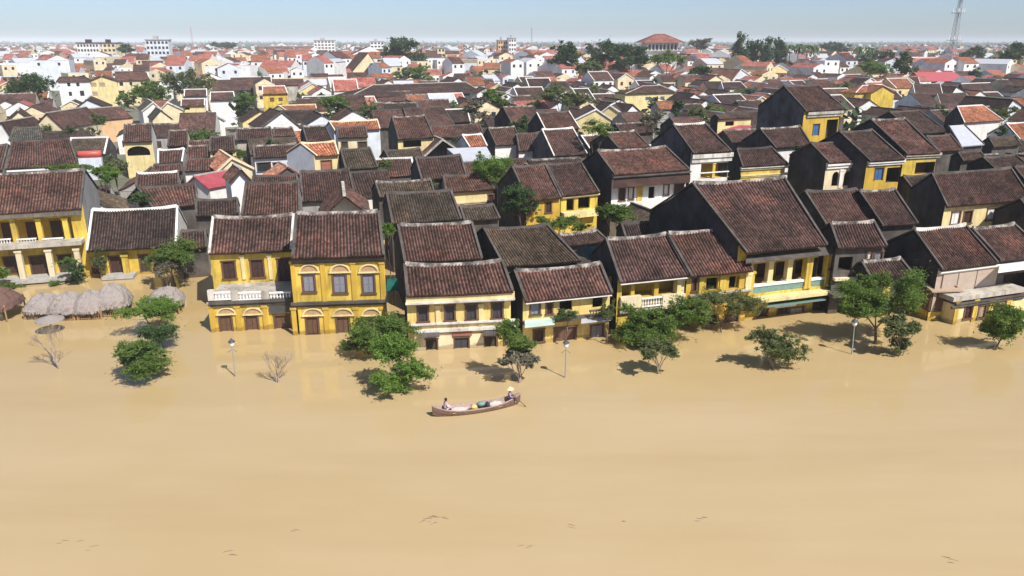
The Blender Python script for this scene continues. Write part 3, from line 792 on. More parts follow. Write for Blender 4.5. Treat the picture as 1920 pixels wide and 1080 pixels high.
House('pale yellow house with four dark shuttered windows and parapet below its roof', (757, 498), (943, 490), (763, 556), (963, 547), 4.35,
      'tile_brown', 'yellow_light', 'mould', [
      (W, 783, 575, 803, 602, 'shutter_dark'), (W, 834, 573, 853, 600, 'shutter_dark'), (W, 873, 571, 894, 599, 'shutter_dark'), (W, 922, 568, 943, 596, 'shutter_dark'),
      ('box', 'parapet', 761, 552, 965, 565, 0.02, 0.50, 'yellow_pale'), ('ledge', 'cornice', 760, 564, 966, 571, 0.62, 'lime_trim'),
      ('box', 'ground_floor_facing', 776, 625, 798, 665, 0.01, 0.06, 'cream'), ('box', 'ground_floor_facing', 822, 625, 850, 665, 0.01, 0.06, 'cream'), ('box', 'ground_floor_facing', 881, 625, 907, 664, 0.01, 0.06, 'cream'),
      ('pil', 817, 573, 825, 612, 'yellow_pale'), ('pil', 898, 570, 906, 610, 'yellow_pale'),
      ('ledge', 'string_course', 770, 604, 966, 610, 0.25, 'lime_trim'), ('box', 'balcony_slab', 775, 616, 968, 621, 0, 0.3, 'lime_trim'),
      ('awn', 'awning', 786, 619, 824, 633, 0.8, 'stone_dark'), ('awn', 'awning', 906, 617, 935, 630, 0.8, 'stone_dark'),
      ('box', 'signboard', 848, 621, 885, 630, 0.02, 0.12, 'brick_red'),
      (D, 798, 636, 821, 664, 'interior'), (D, 851, 633, 880, 662, 'shutter_dark'), (D, 908, 631, 932, 660, 'interior'), (D, 945, 630, 962, 658, 'wood_dark')],
      pitch=29, maxskew=0.15, ov=0.7)
House('yellow house with sagging tiled eave, roller door and teal awning', (963, 507), (1128, 498), (985, 566), (1149, 550), 3.55,
      'tile_red', 'yellow_light', 'mould', [
      (W, 994, 568, 1013, 590, 'shutter_grey'), (O, 1049, 562, 1073, 583, 'interior', 1.2), (O, 1111, 556, 1131, 577, 'interior', 1.2), (W, 1024, 568, 1036, 588, 'wood_dark'),
      ('box', 'balcony_slab', 983, 597, 1152, 602, 0, 0.5, 'stone_dark'),
      ('awn', 'awning', 984, 598, 1040, 612, 1.3, 'sheet_teal'), ('awn', 'awning', 1090, 590, 1146, 604, 1.3, 'metal_grey'),
      ('bal', 1105, 580, 1146, 594, 0.8, 'stone_dark'),
      (D, 1039, 614, 1080, 646, 'wood_brown'), (D, 1107, 610, 1131, 642, 'shutter_grey'), (W, 1000, 618, 1020, 640, 'wood_dark')],
      pitch=29, maxskew=0.35, ov=0.55, eave='white')
House('yellow gallery house with white tile ends behind the green waterside tree', (1136, 450), (1250, 440), (1163, 530), (1293, 517), 4.3,
      'tile_red', 'yellow', 'mould', [
      (O, 1166, 530, 1280, 556, 'yellow_deep', 1.5),
      ('col', 1183, 528, 1190, 560, 0.0, 'yellow_deep'), ('col', 1227, 526, 1235, 557, 0.0, 'yellow_deep'), ('col', 1270, 522, 1284, 556, 0.1, 'yellow_pale'),
      ('box', 'parapet', 1164, 557, 1203, 578, -0.1, 0.3, 'cream'), ('bal', 1203, 557, 1243, 574, 0.15, 'paint_white'), ('box', 'parapet', 1243, 553, 1285, 573, -0.1, 0.3, 'cream'),
      (D, 1180, 594, 1206, 630, 'wood_dark'), (D, 1232, 592, 1258, 626, 'wood_dark'), ('ledge', 'string_course', 1163, 578, 1290, 585, 0.3, 'stone_pale')],
      pitch=30, maxskew=0.45, ov=0.6, eave='white')
House('yellow gallery house beside the big red-brown roof, creepers below its windows', (1251, 440), (1371, 430), (1296, 519), (1413, 508), 4.3,
      'tile_brown', 'yellow_deep', 'mould', [
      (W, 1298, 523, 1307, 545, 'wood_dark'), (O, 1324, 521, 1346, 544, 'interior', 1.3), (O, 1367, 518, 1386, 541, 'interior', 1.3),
      ('pil', 1311, 518, 1320, 550, 'yellow'), ('pil', 1350, 516, 1361, 548, 'yellow'), ('pil', 1398, 512, 1409, 545, 'yellow_pale'),
      ('ledge', 'string_course', 1296, 549, 1412, 554, 0.35, 'stone_pale'),
      (D, 1320, 590, 1342, 616, 'wood_dark'), (D, 1360, 588, 1384, 613, 'wood_dark'), (W, 1302, 592, 1310, 606, 'wood_dark')],
      pitch=30, maxskew=0.45, ov=0.6)
House('house under the largest red-brown roof with yellow columned gallery above the water', (1297, 344), (1472, 335), (1400, 475), (1552, 460), 5.75,
      'tile_red', 'yellow', 'mould', [
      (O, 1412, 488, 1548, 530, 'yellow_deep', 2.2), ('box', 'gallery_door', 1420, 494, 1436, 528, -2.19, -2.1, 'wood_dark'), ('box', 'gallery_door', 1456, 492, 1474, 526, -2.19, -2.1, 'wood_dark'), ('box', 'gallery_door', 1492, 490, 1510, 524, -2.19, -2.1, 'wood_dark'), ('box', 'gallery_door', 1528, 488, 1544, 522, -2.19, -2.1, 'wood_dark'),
      ('col', 1441, 488, 1450, 530, 0.1, 'yellow_pale'), ('col', 1477, 484, 1486, 527, 0.1, 'yellow_pale'),
      ('col', 1512, 480, 1523, 540, 0.35, 'yellow'), ('col', 1551, 476, 1562, 537, 0.35, 'yellow'), ('col', 1404, 510, 1414, 556, 0.35, 'yellow'),
      ('awn', 'gutter_roof', 1400, 470, 1560, 486, 0.9, 'stone_dark'),
      ('box', 'rail', 1410, 527, 1556, 531, -0.05, 0.25, 'paint_white'), ('box', 'green_panel', 1414, 532, 1552, 543, -0.02, 0.18, 'tarp_teal'),
      ('box', 'parapet', 1408, 543, 1560, 555, -0.05, 0.25, 'yellow'),
      ('box', 'balcony_slab', 1404, 556, 1575, 561, 0, 1.3, 'yellow_pale'), ('awn', 'awning', 1440, 560, 1548, 570, 1.5, 'tarp_teal'),
      ('box', 'shop_blind', 1453, 572, 1493, 576, 0.02, 0.5, 'paint_white'),
      (D, 1456, 577, 1477, 612, 'interior'), (W, 1480, 577, 1506, 597, 'panel_beige'), (W, 1526, 580, 1543, 594, 'wood_brown'), (D, 1420, 580, 1438, 612, 'wood_dark')],
      pitch=32, maxskew=0.5, ov=0.9, back=0.8, lod=2)
House('low dark shopfront house half hidden behind the broad waterside tree', (1614, 492), (1690, 487), (1632, 522), (1712, 514), 3.6,
      'tile_dark', 'stone_dark', 'mould', [
      (O, 1630, 560, 1652, 606, 'interior', 2.0), (O, 1664, 556, 1700, 606, 'interior', 2.0), ('pil', 1652, 530, 1664, 610, 'yellow')], pitch=26, maxskew=0.4, ov=0.8)
House('yellow gallery bay between the columned house and the broad waterside tree', (1556, 420), (1640, 417), (1572, 466), (1664, 462), 5.6,
      'tile_brown', 'stone_dark', 'mould', [
      (O, 1572, 482, 1598, 508, 'interior', 1.6), (W, 1625, 472, 1636, 486, 'white'), (D, 1639, 472, 1655, 490, 'shutter_grey'), ('box', 'rail', 1566, 520, 1660, 525, 0, 0.3, 'cream'),
      (O, 1568, 575, 1610, 606, 'interior', 1.5), ('box', 'balcony_slab', 1562, 552, 1620, 558, 0, 1.0, 'stone_dark')], pitch=27, maxskew=0.5)
House('house with black mouldy gable and beige panelled upper floor on the right', (1712, 431), (1813, 425), (1767, 507), (1872, 494), 4.3,
      'tile_brown', 'panel_beige', 'mould', [
      ('box', 'wall_panel', 1768, 508, 1795, 545, 0.02, 0.1, 'panel_beige'), ('box', 'wall_panel', 1797, 506, 1829, 544, 0.02, 0.1, 'panel_beige'), ('box', 'wall_panel', 1831, 504, 1868, 542, 0.02, 0.1, 'panel_beige'),
      ('ledge', 'cornice', 1766, 503, 1874, 509, 0.3, 'paint_white'),
      ('box', 'balcony_slab', 1790, 549, 1920, 557, 0, 1.4, 'stone_pale'),
      ('wing', 1788, 562, 1925, 606, 1.2, 'yellow_pale', 'stone_dark', [(W, 1808, 574, 1822, 596, 'wood_dark'), (W, 1834, 573, 1848, 595, 'wood_pale'), (D, 1862, 572, 1880, 602, 'wood_dark'), ('pil', 1790, 562, 1797, 606, 'yellow'), ('pil', 1824, 562, 1831, 606, 'yellow'), ('pil', 1852, 562, 1859, 606, 'yellow'), ('pil', 1884, 562, 1892, 606, 'yellow'), ('ledge', 'string_course', 1788, 566, 1920, 571, 0.2, 'stone_dark')])],
      pitch=30, maxskew=0.5, ridge='lime_trim')
House('roof with a rusty red patch and white awning at the right edge', (1822, 430), (1902, 421), (1876, 489), (1965, 478), 4.5,
      'tile_red', 'stone_dark', 'mould', [('awn', 'awning', 1874, 489, 1962, 506, 1.6, 'metal_white'), (O, 1880, 512, 1935, 545, 'interior', 1.5)], pitch=30, maxskew=0.5)

# wooden landing stage house with a low yellow plinth
s0 = at_z(1738, 602, 0); s1 = at_z(1786, 600, 0)
rt = tag(empty('boat_shed', s0, math.atan2(s1.y - s0.y, s1.x - s0.x)), 'brown boarded shed on a yellow plinth standing in the flood', 'shed')
w_ = (s1 - s0).length
mb = MB(); wall_front(mb, 0, w_, -0.6, 0.75, 0, [(w_ * 0.32, w_ * 0.8, 0.12, 0.45)]); mb.box(0, w_, 0.25, 3.0, -0.6, 0.75); mb.build('plinth', 'yellow', rt)
n_ = 7
for i in range(n_):
    q = MB(); q.box(0.05, w_ - 0.05, 0.08 + 0.006 * (i % 2), 0.12, 0.80 + i * 0.24, 0.80 + i * 0.24 + 0.225); q.build('plank', 'wood_brown', rt)
mb = MB(); mb.box(0.0, 0.12, 0.13, 3, 0.75, 2.5); mb.box(w_ - 0.12, w_, 0.13, 3, 0.75, 2.75); mb.box(0, w_, 2.9, 3.0, 0.75, 2.6); mb.build('side_boards', 'wood_brown', rt)
mb = MB(); mb.hexa([(-0.2, -0.3, 2.45), (w_ + 0.2, -0.3, 2.45), (w_ + 0.2, 3.2, 3.3), (-0.2, 3.2, 3.3), (-0.2, -0.3, 2.55), (w_ + 0.2, -0.3, 2.55), (w_ + 0.2, 3.2, 3.4), (-0.2, 3.2, 3.4)]); mb.build('roof', 'wood_pale', rt)
# ---------------------------------------------------------------- second and third rows, roof by roof
# (label, ridge left, ridge right, eave left, eave right, eave height, roof, wall, side, items, extra)
B_, Dk, Ms, Rd, Or = 'tile_brown', 'tile_dark', 'tile_mossy', 'tile_red', 'tile_orange'
MID = [
 ('broad brown roof rising just behind the pale yellow house', (745, 423), (886, 418), (758, 492), (905, 486), 4.3, B_, 'stone_dark', 'mould', (), {}),
 ('mossy grey-brown roof behind the yellow house with teal awning', (906, 430), (1026, 422), (944, 500), (1090, 490), 3.7, Ms, 'stone_dark', 'mould', (), dict(maxskew=0.45, ridge='stone_dark')),
 ('small dark roof next to the blue plastic sheet in the alley', (1045, 440), (1120, 434), (1062, 462), (1140, 452), 3.7, Dk, 'stone_dark', 'mould', (), dict(maxskew=0.45)),
 ('small dark roof tucked beneath the black gable of the largest roof', (1164, 420), (1240, 414), (1172, 445), (1250, 438), 4.6, Dk, 'stone_dark', 'mould', (), dict(maxskew=0.4)),
 ('small brown lean-to roof beside the white verged low house', (366, 376), (446, 373), (367, 406), (447, 403), 4.4, Dk, 'stone_dark', 'grey', (), {}),
 ('narrow dark roof in the gap left of the yellow corner house', (338, 434), (386, 432), (336, 468), (388, 464), 2.9, Dk, 'stone_dark', 'grey', (), {}),
 ('square brown roof directly behind the yellow corner house', (460, 345), (561, 342), (452, 404), (563, 401), 5.8, B_, 'stone_dark', 'grey', (), dict(pitch=27)),
 ('brown roof behind the corner house, right of the square brown one', (562, 323), (655, 319), (566, 379), (668, 373), 5.2, B_, 'grey', 'stone_dark', (), {}),
 ('narrow brown roof strip behind the square brown roof', (474, 332), (557, 328), (470, 352), (560, 348), 5.3, B_, 'grey', 'grey', (), {}),
 ('wide mossy roof behind the broad brown roof in the centre', (724, 364), (846, 357), (735, 419), (866, 412), 4.9, Ms, 'stone_dark', 'mould', (), dict(ridge='stone_dark')),
 ('long mossy roof strip above the wide mossy roof', (703, 343), (808, 337), (712, 370), (816, 364), 4.9, Ms, 'stone_dark', 'stone_dark', (), {}),
 ('dark roof corner in shade beside the dark leafy tree', (862, 388), (926, 385), (870, 414), (938, 410), 4.0, Ms, 'stone_dark', 'mould', (), {}),
 ('brown roof with black left gable left of the bright green tree', (778, 296), (864, 292), (790, 337), (876, 331), 5.4, B_, 'stone_dark', 'mould', (), {}),
 ('brown roof over a blank pale yellow wall left of the dark tree', (830, 330), (905, 327), (836, 361), (928, 355), 4.4, B_, 'yellow_pale', 'grey',
    ((W, 915, 365, 926, 378, 'wood_dark'), ('ledge', 'string_course', 846, 378, 914, 384, 0.25, 'cream')), {}),
 ('left of two joined brown roofs above the leafy courtyard', (960, 314), (1023, 309), (990, 377), (1053, 371), 5.2, B_, 'yellow_deep', 'mould', ((W, 1022, 380, 1034, 398), ), dict(maxskew=0.5)),
 ('right of two joined brown roofs, yellow gallery over the leafy courtyard', (1024, 309), (1090, 305), (1055, 368), (1124, 361), 5.3, B_, 'yellow', 'mould',
    ((O, 1062, 373, 1076, 395, 'interior', 1.5), (O, 1084, 370, 1106, 391, 'interior', 1.5), ('ledge', 'cornice', 1055, 366, 1125, 371, 0.3, 'yellow_pale'), ('box', 'balcony_wall', 1058, 397, 1122, 408, 0, 0.8, 'yellow_pale')), dict(maxskew=0.5)),
 ('big roof with rusty patches above a white colonnaded upper floor', (1119, 284), (1249, 276), (1152, 328), (1293, 318), 7.2, Rd, 'white', 'mould',
    ((W, 1178, 352, 1188, 374, 'white_clean'), (W, 1160, 353, 1172, 376, 'wood_dark'), (O, 1216, 350, 1228, 372, 'interior', 1.2), (W, 1244, 347, 1254, 366, 'white_clean'), (W, 1264, 345, 1282, 364, 'wood_dark'),
     ('awn', 'lower_roof', 1150, 331, 1294, 348, 1.3, Rd), ('pil', 1194, 350, 1204, 400, 'yellow'), ('box', 'balcony_wall', 1156, 378, 1290, 393, 0, 0.9, 'white'), ('ledge', 'cornice', 1150, 326, 1296, 332, 0.4, 'stone_dark')), dict(maxskew=0.5, pitch=28)),
 ('steep brown roof over a white framed gallery with a grey streaked gable', (1261, 234), (1322, 232), (1300, 288), (1372, 284), 8.6, B_, 'white', 'mould_grey',
    ((O, 1314, 306, 1366, 334, 'yellow_deep', 1.6), ('ledge', 'cornice', 1299, 288, 1375, 304, 0.35, 'lime_trim'), ('col', 1336, 305, 1341, 334, 0.0, 'yellow'), ('box', 'rail', 1313, 322, 1367, 324, -0.05, 0.05, 'paint_white')), dict(maxskew=0.6, ridge='lime_trim')),
 ('brown roof over a blank yellow wall right of the white framed gallery', (1382, 281), (1446, 276), (1392, 313), (1478, 308), 6.6, B_, 'yellow', 'mould',
    (('ledge', 'cornice', 1390, 311, 1480, 318, 0.35, 'lime_trim'), ('ledge', 'string_course', 1390, 326, 1478, 331, 0.2, 'yellow_pale')), dict(maxskew=0.4)),
 ('tallest dark house with huge slate grey gable and blue door', (1470, 163), (1533, 160), (1518, 210), (1581, 205), 11.0, B_, 'yellow_deep', 'mould_grey',
    ((D, 1524, 233, 1536, 254, 'blue_door'), (O, 1549, 224, 1570, 258, 'interior', 1.5), ('ledge', 'cornice', 1516, 209, 1582, 219, 0.4, 'stone_pale'), ('pil', 1572, 220, 1580, 264, 'stone_dark')), dict(maxskew=0.7, name='tall_tiled_house', pitch=33)),
 ('brown roof in front of the huge slate grey gable', (1425, 243), (1500, 237), (1461, 279), (1516, 272), 7.6, B_, 'white', 'mould', (), dict(maxskew=0.6)),
 ('cream facade with three arched windows under a red-brown roof', (1520, 270), (1580, 266), (1555, 306), (1627, 301), 7.6, Rd, 'cream', 'mould',
    ((O, 1560, 322, 1573, 349, 'interior', 1.3), (O, 1582, 321, 1595, 348, 'interior', 1.3), (O, 1602, 319, 1615, 346, 'interior', 1.3), ('arch', 1560, 322, 1573, 349, 'cream'), ('arch', 1582, 321, 1595, 348, 'cream'), ('arch', 1602, 319, 1615, 346, 'cream'),
     ('ledge', 'cornice', 1553, 304, 1628, 315, 0.35, 'white'), ('pil', 1574, 318, 1580, 352, 'white'), ('pil', 1596, 317, 1601, 351, 'white'), ('pil', 1618, 316, 1625, 352, 'white')), dict(maxskew=0.7)),
 ('dark roof over a blue doored loggia right of the three arches', (1574, 249), (1635, 244), (1632, 303), (1697, 299), 7.9, Dk, 'yellow_deep', 'mould',
    ((D, 1640, 315, 1656, 338, 'blue_door'), (O, 1662, 314, 1688, 342, 'interior', 1.5), ('ledge', 'cornice', 1631, 301, 1698, 310, 0.35, 'white')), dict(maxskew=0.8)),
 ('long red-brown roof with yellow fronted loggia right of the blue door', (1633, 226), (1696, 222), (1701, 290), (1763, 287), 8.2, Rd, 'yellow', 'mould',
    ((O, 1716, 304, 1752, 326, 'wood_brown', 1.4), ('ledge', 'cornice', 1700, 288, 1766, 297, 0.35, 'stone_pale')), dict(maxskew=0.8)),
 ('dark roof behind the long red-brown roof on the right', (1668, 212), (1722, 207), (1722, 252), (1775, 247), 7.4, Dk, 'stone_dark', 'mould', (), dict(maxskew=0.8)),
 ('dark brown roof right of the largest roof, left one of a pair', (1510, 362), (1605, 354), (1548, 421), (1642, 417), 5.2, B_, 'stone_dark', 'mould', (), dict(maxskew=0.55)),
 ('dark brown roof right of the largest roof, right one of a pair', (1611, 360), (1678, 355), (1655, 424), (1722, 420), 5.2, B_, 'stone_dark', 'mould', (), dict(maxskew=0.55)),
 ('wide brown roof with pale yellow wall and white windows, black gable', (1746, 326), (1897, 317), (1776, 388), (1935, 374), 6.4, B_, 'yellow_pale', 'mould',
    ((W, 1783, 397, 1800, 420, 'white'), (W, 1806, 396, 1822, 418, 'wood_dark'), (W, 1850, 390, 1866, 412, 'white'), (W, 1890, 388, 1906, 410, 'white')), dict(maxskew=0.5)),
 ('roof at the right edge behind a black gable triangle', (1912, 374), (1990, 368), (1948, 422), (2030, 414), 5.6, B_, 'stone_dark', 'mould', (), dict(maxskew=0.6)),
 ('brown roof at the right edge right of the wide brown roof', (1900, 313), (1965, 308), (1938, 360), (2005, 352), 6.4, B_, 'stone_dark', 'mould', (), dict(maxskew=0.6)),
 ('low brown roof with pale ridge left of the striped dark lean-tos', (1736, 256), (1782, 253), (1760, 284), (1806, 281), 6.2, B_, 'stone_dark', 'mould', (), dict(maxskew=0.6)),
 ('low dark roof with pale ridge above the wide brown roof', (1796, 287), (1838, 284), (1806, 302), (1850, 299), 6.0, Dk, 'stone_dark', 'mould', (), dict(maxskew=0.6)),
 ('dark greenish roof above the right end of the wide brown roof', (1842, 296), (1904, 291), (1866, 318), (1930, 312), 6.2, Dk, 'stone_dark', 'mould', (), dict(maxskew=0.6)),
 ('grey metal lean-to slope among dark roofs on the right', (1778, 236), (1808, 234), (1812, 276), (1836, 270), 6.0, 'metal_grey', 'stone_dark', 'mould', (), dict(maxskew=0.9, pitch=22, ridge='none', mono=True, lod=0)),
 ('orange roof with white verges and a black gable on the right', (1799, 200), (1841, 197), (1828, 232), (1862, 224), 7.0, Or, 'white', 'mould', (), dict(maxskew=0.8, verge='white', ridge='white')),
 ('small terracotta porch roof below the white verged orange roof', (1838, 226), (1880, 228), (1822, 242), (1850, 246), 4.6, 'tile_terracotta', 'white', 'mould', (), dict(maxskew=0.8, verge='white', mono=True)),
 ('orange roof with white ridge cut by the right edge', (1886, 232), (1945, 228), (1916, 264), (1976, 258), 5.0, Or, 'white', 'white', (), dict(maxskew=0.7, verge='white', ridge='white')),
 ('mossy brown roof with pale edges above the right edge black gable', (1856, 258), (1905, 255), (1864, 276), (1915, 272), 5.2, Ms, 'stone_dark', 'mould', (), dict(maxskew=0.6)),
 ('small dark roof between the yellow loggia and the black gable', (1692, 331), (1746, 328), (1712, 356), (1768, 351), 4.6, Dk, 'stone_dark', 'mould', (), dict(maxskew=0.6)),
 # left side
 ('large red-brown roof with grey plastered right gable at far left', (22, 266), (128, 261), (10, 317), (148, 310), 5.6, B_, 'stone_pale', 'grey', (('box', 'gutter', 12, 318, 92, 321, 0, 0.5, 'metal_white'),), dict(maxskew=0.25)),
 ('brown roof at the left edge next to the large red-brown roof', (-60, 276), (16, 272), (-75, 324), (4, 319), 5.4, B_, 'stone_pale', 'grey', (), dict(maxskew=0.25)),
 ('small slate green roof with white gable at far left', (26, 240), (76, 238), (16, 264), (80, 261), 5.6, 'tile_green', 'white', 'white', (), dict(maxskew=0.3)),
 ('brown roof above a wide dark archway in a yellow wall', (233, 234), (285, 232), (231, 267), (285, 265), 6.0, B_, 'yellow_pale', 'white',
    ((O, 238, 274, 281, 292, 'interior', 1.5), ('arch', 238, 274, 281, 292, 'yellow_pale')), {}),
 ('small dark brown roof right of the wide archway', (317, 245), (352, 244), (314, 275), (351, 272), 5.6, B_, 'stone_dark', 'cream', (), {}),
 ('brown roof edged by white verges below the wide archway', (296, 282), (346, 279), (296, 307), (342, 304), 4.6, B_, 'stone_dark', 'grey', (), dict(verge='white', ridge='white')),
 ('small reddish brown roof right of the white edged one', (351, 275), (389, 273), (350, 298), (391, 296), 4.6, B_, 'stone_dark', 'mould', (), {}),
 ('dark roof on an open pavilion with two dark bays', (394, 258), (439, 255), (393, 285), (441, 282), 5.6, Dk, 'yellow_pale', 'yellow_pale',
    ((O, 399, 287, 413, 300, 'interior', 1.3), (O, 421, 286, 437, 299, 'interior', 1.3)), {}),
 ('brown roof over a plain white wall and pink lean-to', (348, 300), (410, 297), (346, 322), (411, 319), 5.0, B_, 'white_clean', 'white', (), {}),
 ('brown roof with white ridge left of the pink lean-to', (256, 327), (335, 322), (254, 350), (336, 346), 4.6, B_, 'stone_dark', 'grey', (), dict(ridge='white')),
 ('brown roof strip behind the white edged roof on the left', (288, 310), (340, 308), (286, 324), (342, 321), 4.4, B_, 'stone_dark', 'grey', (), {}),
 ('broad brown roof above the low white verged house', (250, 352), (368, 347), (286, 391), (372, 384), 4.3, B_, 'stone_dark', 'grey', (), dict(maxskew=0.4)),
 ('orange roofed house with pale yellow front and grey-white left gable', (563, 269), (628, 266), (594, 293), (635, 290), 6.4, Or, 'yellow_pale', 'white_blue', ((W, 602, 301, 622, 318, 'brick_red'),), dict(maxskew=0.9, verge='cream', ridge='cream')),
 ('brown roof over a white front with a big black window', (473, 274), (557, 271), (477, 297), (561, 292), 5.6, B_, 'white_blue', 'grey',
    ((W, 482, 305, 508, 321, 'glass_dark'), (W, 512, 305, 527, 317, 'glass_dark'), (W, 540, 305, 556, 318, 'glass_dark')), {}),
 ('reddish brown roof right of the dark pavilion', (443, 242), (508, 239), (444, 264), (512, 261), 5.4, B_, 'stone_pale', 'grey', (), {}),
 ('short brown roof left of the grey stained walls', (513, 241), (548, 239), (514, 257), (553, 254), 5.4, B_, 'stone_pale', 'grey', (), {}),
 ('brown roof behind the orange roofed house', (567, 238), (610, 236), (575, 266), (624, 264), 6.0, B_, 'stone_dark', 'mould', (), dict(maxskew=0.5)),
 ('brown roof over a cream front with two dark windows', (630, 240), (686, 238), (634, 259), (690, 257), 7.2, B_, 'cream', 'white',
    ((W, 640, 266, 652, 275, 'interior'), (W, 671, 266, 688, 278, 'interior')), {}),
 ('terracotta roof with white left verge behind the cream front', (617, 229), (708, 225), (628, 246), (713, 242), 6.6, Or, 'white_blue', 'white_blue', (), dict(verge='cream', ridge='cream')),
 ('dark mossy roof in two steps right of the orange roofed house', (638, 281), (694, 278), (650, 319), (707, 313), 4.9, Ms, 'stone_dark', 'mould', (), dict(maxskew=0.4)),
 ('tall brown roof with black left gable over a dark veranda', (735, 220), (797, 217), (749, 262), (812, 257), 6.9, B_, 'yellow_pale', 'mould', ((O, 756, 263, 790, 276, 'interior', 1.5),), dict(maxskew=0.6)),
 ('brown roof left of the tall roof with the dark veranda', (698, 208), (754, 205), (702, 241), (760, 238), 6.4, B_, 'stone_dark', 'mould', (), dict(maxskew=0.4)),
 ('broad brown roof behind the tall roof with the dark veranda', (756, 204), (830, 200), (772, 240), (848, 234), 6.4, B_, 'stone_dark', 'mould', (), dict(maxskew=0.5)),
 ('brown roof with white ridge beside the pale flowering tree', (829, 206), (876, 204), (833, 231), (881, 228), 6.4, Dk, 'stone_dark', 'mould', (), dict(maxskew=0.5, ridge='white', verge='white')),
 ('low brown roof below the white ridged roof in the centre', (808, 238), (898, 231), (814, 260), (904, 253), 5.0, B_, 'stone_dark', 'mould', (), dict(maxskew=0.4)),
 ('little orange roof with white verges above the grey metal roof', (866, 254), (903, 252), (880, 276), (914, 274), 5.8, Or, 'white_blue', 'white', (), dict(verge='white', ridge='white', maxskew=0.7)),
 ('pale grey metal lean-to roof behind the bright green tree', (838, 279), (912, 275), (866, 303), (926, 300), 4.6, 'metal_grey', 'stone_dark', 'grey', (), dict(maxskew=0.7, pitch=14, mono=True, ridge='none', verge='none', lod=0)),
 ('brown roof over a white wall right of the little orange roof', (915, 241), (965, 238), (930, 273), (978, 270), 5.6, B_, 'white_clean', 'mould', (), dict(maxskew=0.6)),
 ('low mossy roof in front of the dark veranda', (720, 282), (788, 279), (732, 304), (796, 299), 4.4, Ms, 'stone_dark', 'mould', (), dict(maxskew=0.4)),
 ('brown roof with black left gable behind the orange striped roof', (943, 202), (1000, 198), (962, 232), (1018, 228), 6.6, B_, 'stone_dark', 'mould', (), dict(maxskew=0.6)),
 ('tall brown roof directly behind the orange striped roof', (1006, 212), (1067, 209), (1024, 245), (1086, 241), 7.4, B_, 'stone_dark', 'mould', (), dict(maxskew=0.6, verge='lime_trim')),
 ('roof with an orange upper stripe and white ridge in the centre', (1016, 244), (1074, 240), (1042, 294), (1098, 288), 5.4, Rd, 'stone_dark', 'mould_grey', (), dict(maxskew=0.6, ridge='white', verge='lime_trim')),
 ('brown roof below the tall brown one left of the orange striped roof', (968, 252), (1012, 249), (975, 284), (1020, 280), 5.0, B_, 'white', 'mould', (), dict(maxskew=0.6)),
 ('brown roof with slate gable left of the steep white framed house', (1133, 249), (1190, 246), (1160, 279), (1218, 275), 6.0, B_, 'stone_dark', 'mould', (), dict(maxskew=0.7)),
 ('dark roof behind the grey streaked gable', (1153, 233), (1212, 230), (1168, 252), (1226, 248), 5.8, Dk, 'stone_dark', 'mould', (), dict(maxskew=0.6)),
 ('brown roof behind the ridge of the steep white framed house', (1256, 222), (1310, 219), (1274, 242), (1330, 238), 6.2, B_, 'stone_dark', 'mould', (), dict(maxskew=0.6)),
 ('dark roof over a weathered yellow wall left of the tallest house', (1342, 216), (1402, 212), (1352, 224), (1410, 220), 7.4, Dk, 'yellow_pale', 'mould', ((O, 1360, 228, 1376, 236, 'interior', 1), ), dict(maxskew=0.5)),
 ('crimson metal roof left of the tallest house', (1372, 234), (1410, 236), (1350, 250), (1392, 255), 4.8, 'metal_crimson', 'stone_dark', 'mould', (), dict(maxskew=0.9, pitch=15, mono=True, ridge='none', verge='none', lod=0)),
 # further back
 ('long temple roof of dark tiles across the centre', (700, 160), (872, 154), (652, 184), (905, 174), 6.2, Dk, 'stone_dark', 'stone_dark', (), dict(hip=True, pitch=26, ridge='stone_pale', name='temple_hall', cat='temple')),
 ('lower temple roof in front of the long temple roof', (703, 173), (812, 169), (690, 192), (838, 186), 5.0, B_, 'stone_dark', 'stone_dark', (), dict(pitch=26)),
 ('yellow house with white edged brick red roof', (492, 162), (534, 161), (494, 177), (538, 175), 8.2, Or, 'yellow', 'yellow', ((W, 506, 183, 514, 191, 'wood_brown'), (W, 522, 183, 530, 190, 'wood_brown')), dict(verge='white', ridge='white')),
 ('broad brick red roof below the yellow white edged house', (522, 198), (592, 196), (552, 218), (596, 216), 5.6, Or, 'cream', 'cream', ((W, 562, 221, 570, 228, 'wood_dark'), (W, 578, 221, 588, 228, 'wood_dark')), dict(maxskew=0.7, verge='cream', ridge='cream')),
 ('brown white edged roof, upper left of a white villa', (346, 168), (388, 167), (345, 181), (388, 180), 8.0, B_, 'white_clean', 'white', (), dict(verge='white', ridge='white')),
 ('brick red white edged roof, lower left of a white villa', (340, 186), (384, 185), (339, 199), (384, 198), 6.0, Rd, 'yellow_pale', 'white', ((O, 346, 201, 356, 206, 'interior', 1),), dict(verge='white', ridge='white')),
 ('brick red white edged roof, right of a white villa', (394, 173), (438, 172), (395, 189), (440, 187), 7.0, Rd, 'white_clean', 'white', (), dict(verge='white', ridge='white')),
 ('very long plum brown roof with white ridge behind the white villa', (431, 145), (508, 144), (430, 160), (510, 158), 6.6, Rd, 'stone_dark', 'stone_dark', (), dict(ridge='white', verge='white')),
 ('long plum brown roof left of the very long one', (400, 151), (430, 150), (398, 171), (502, 168), 5.4, Rd, 'stone_dark', 'stone_dark', (), {}),
 ('plum brown roof right of the very long one', (510, 148), (618, 146), (512, 160), (624, 158), 6.0, Rd, 'stone_pale', 'stone_pale', (), dict(ridge='cream')),
 ('white school wing with red hip roof beside the cream gable', (112, 145), (160, 144), (108, 153), (168, 152), 9.0, Rd, 'white_clean', 'white_clean',
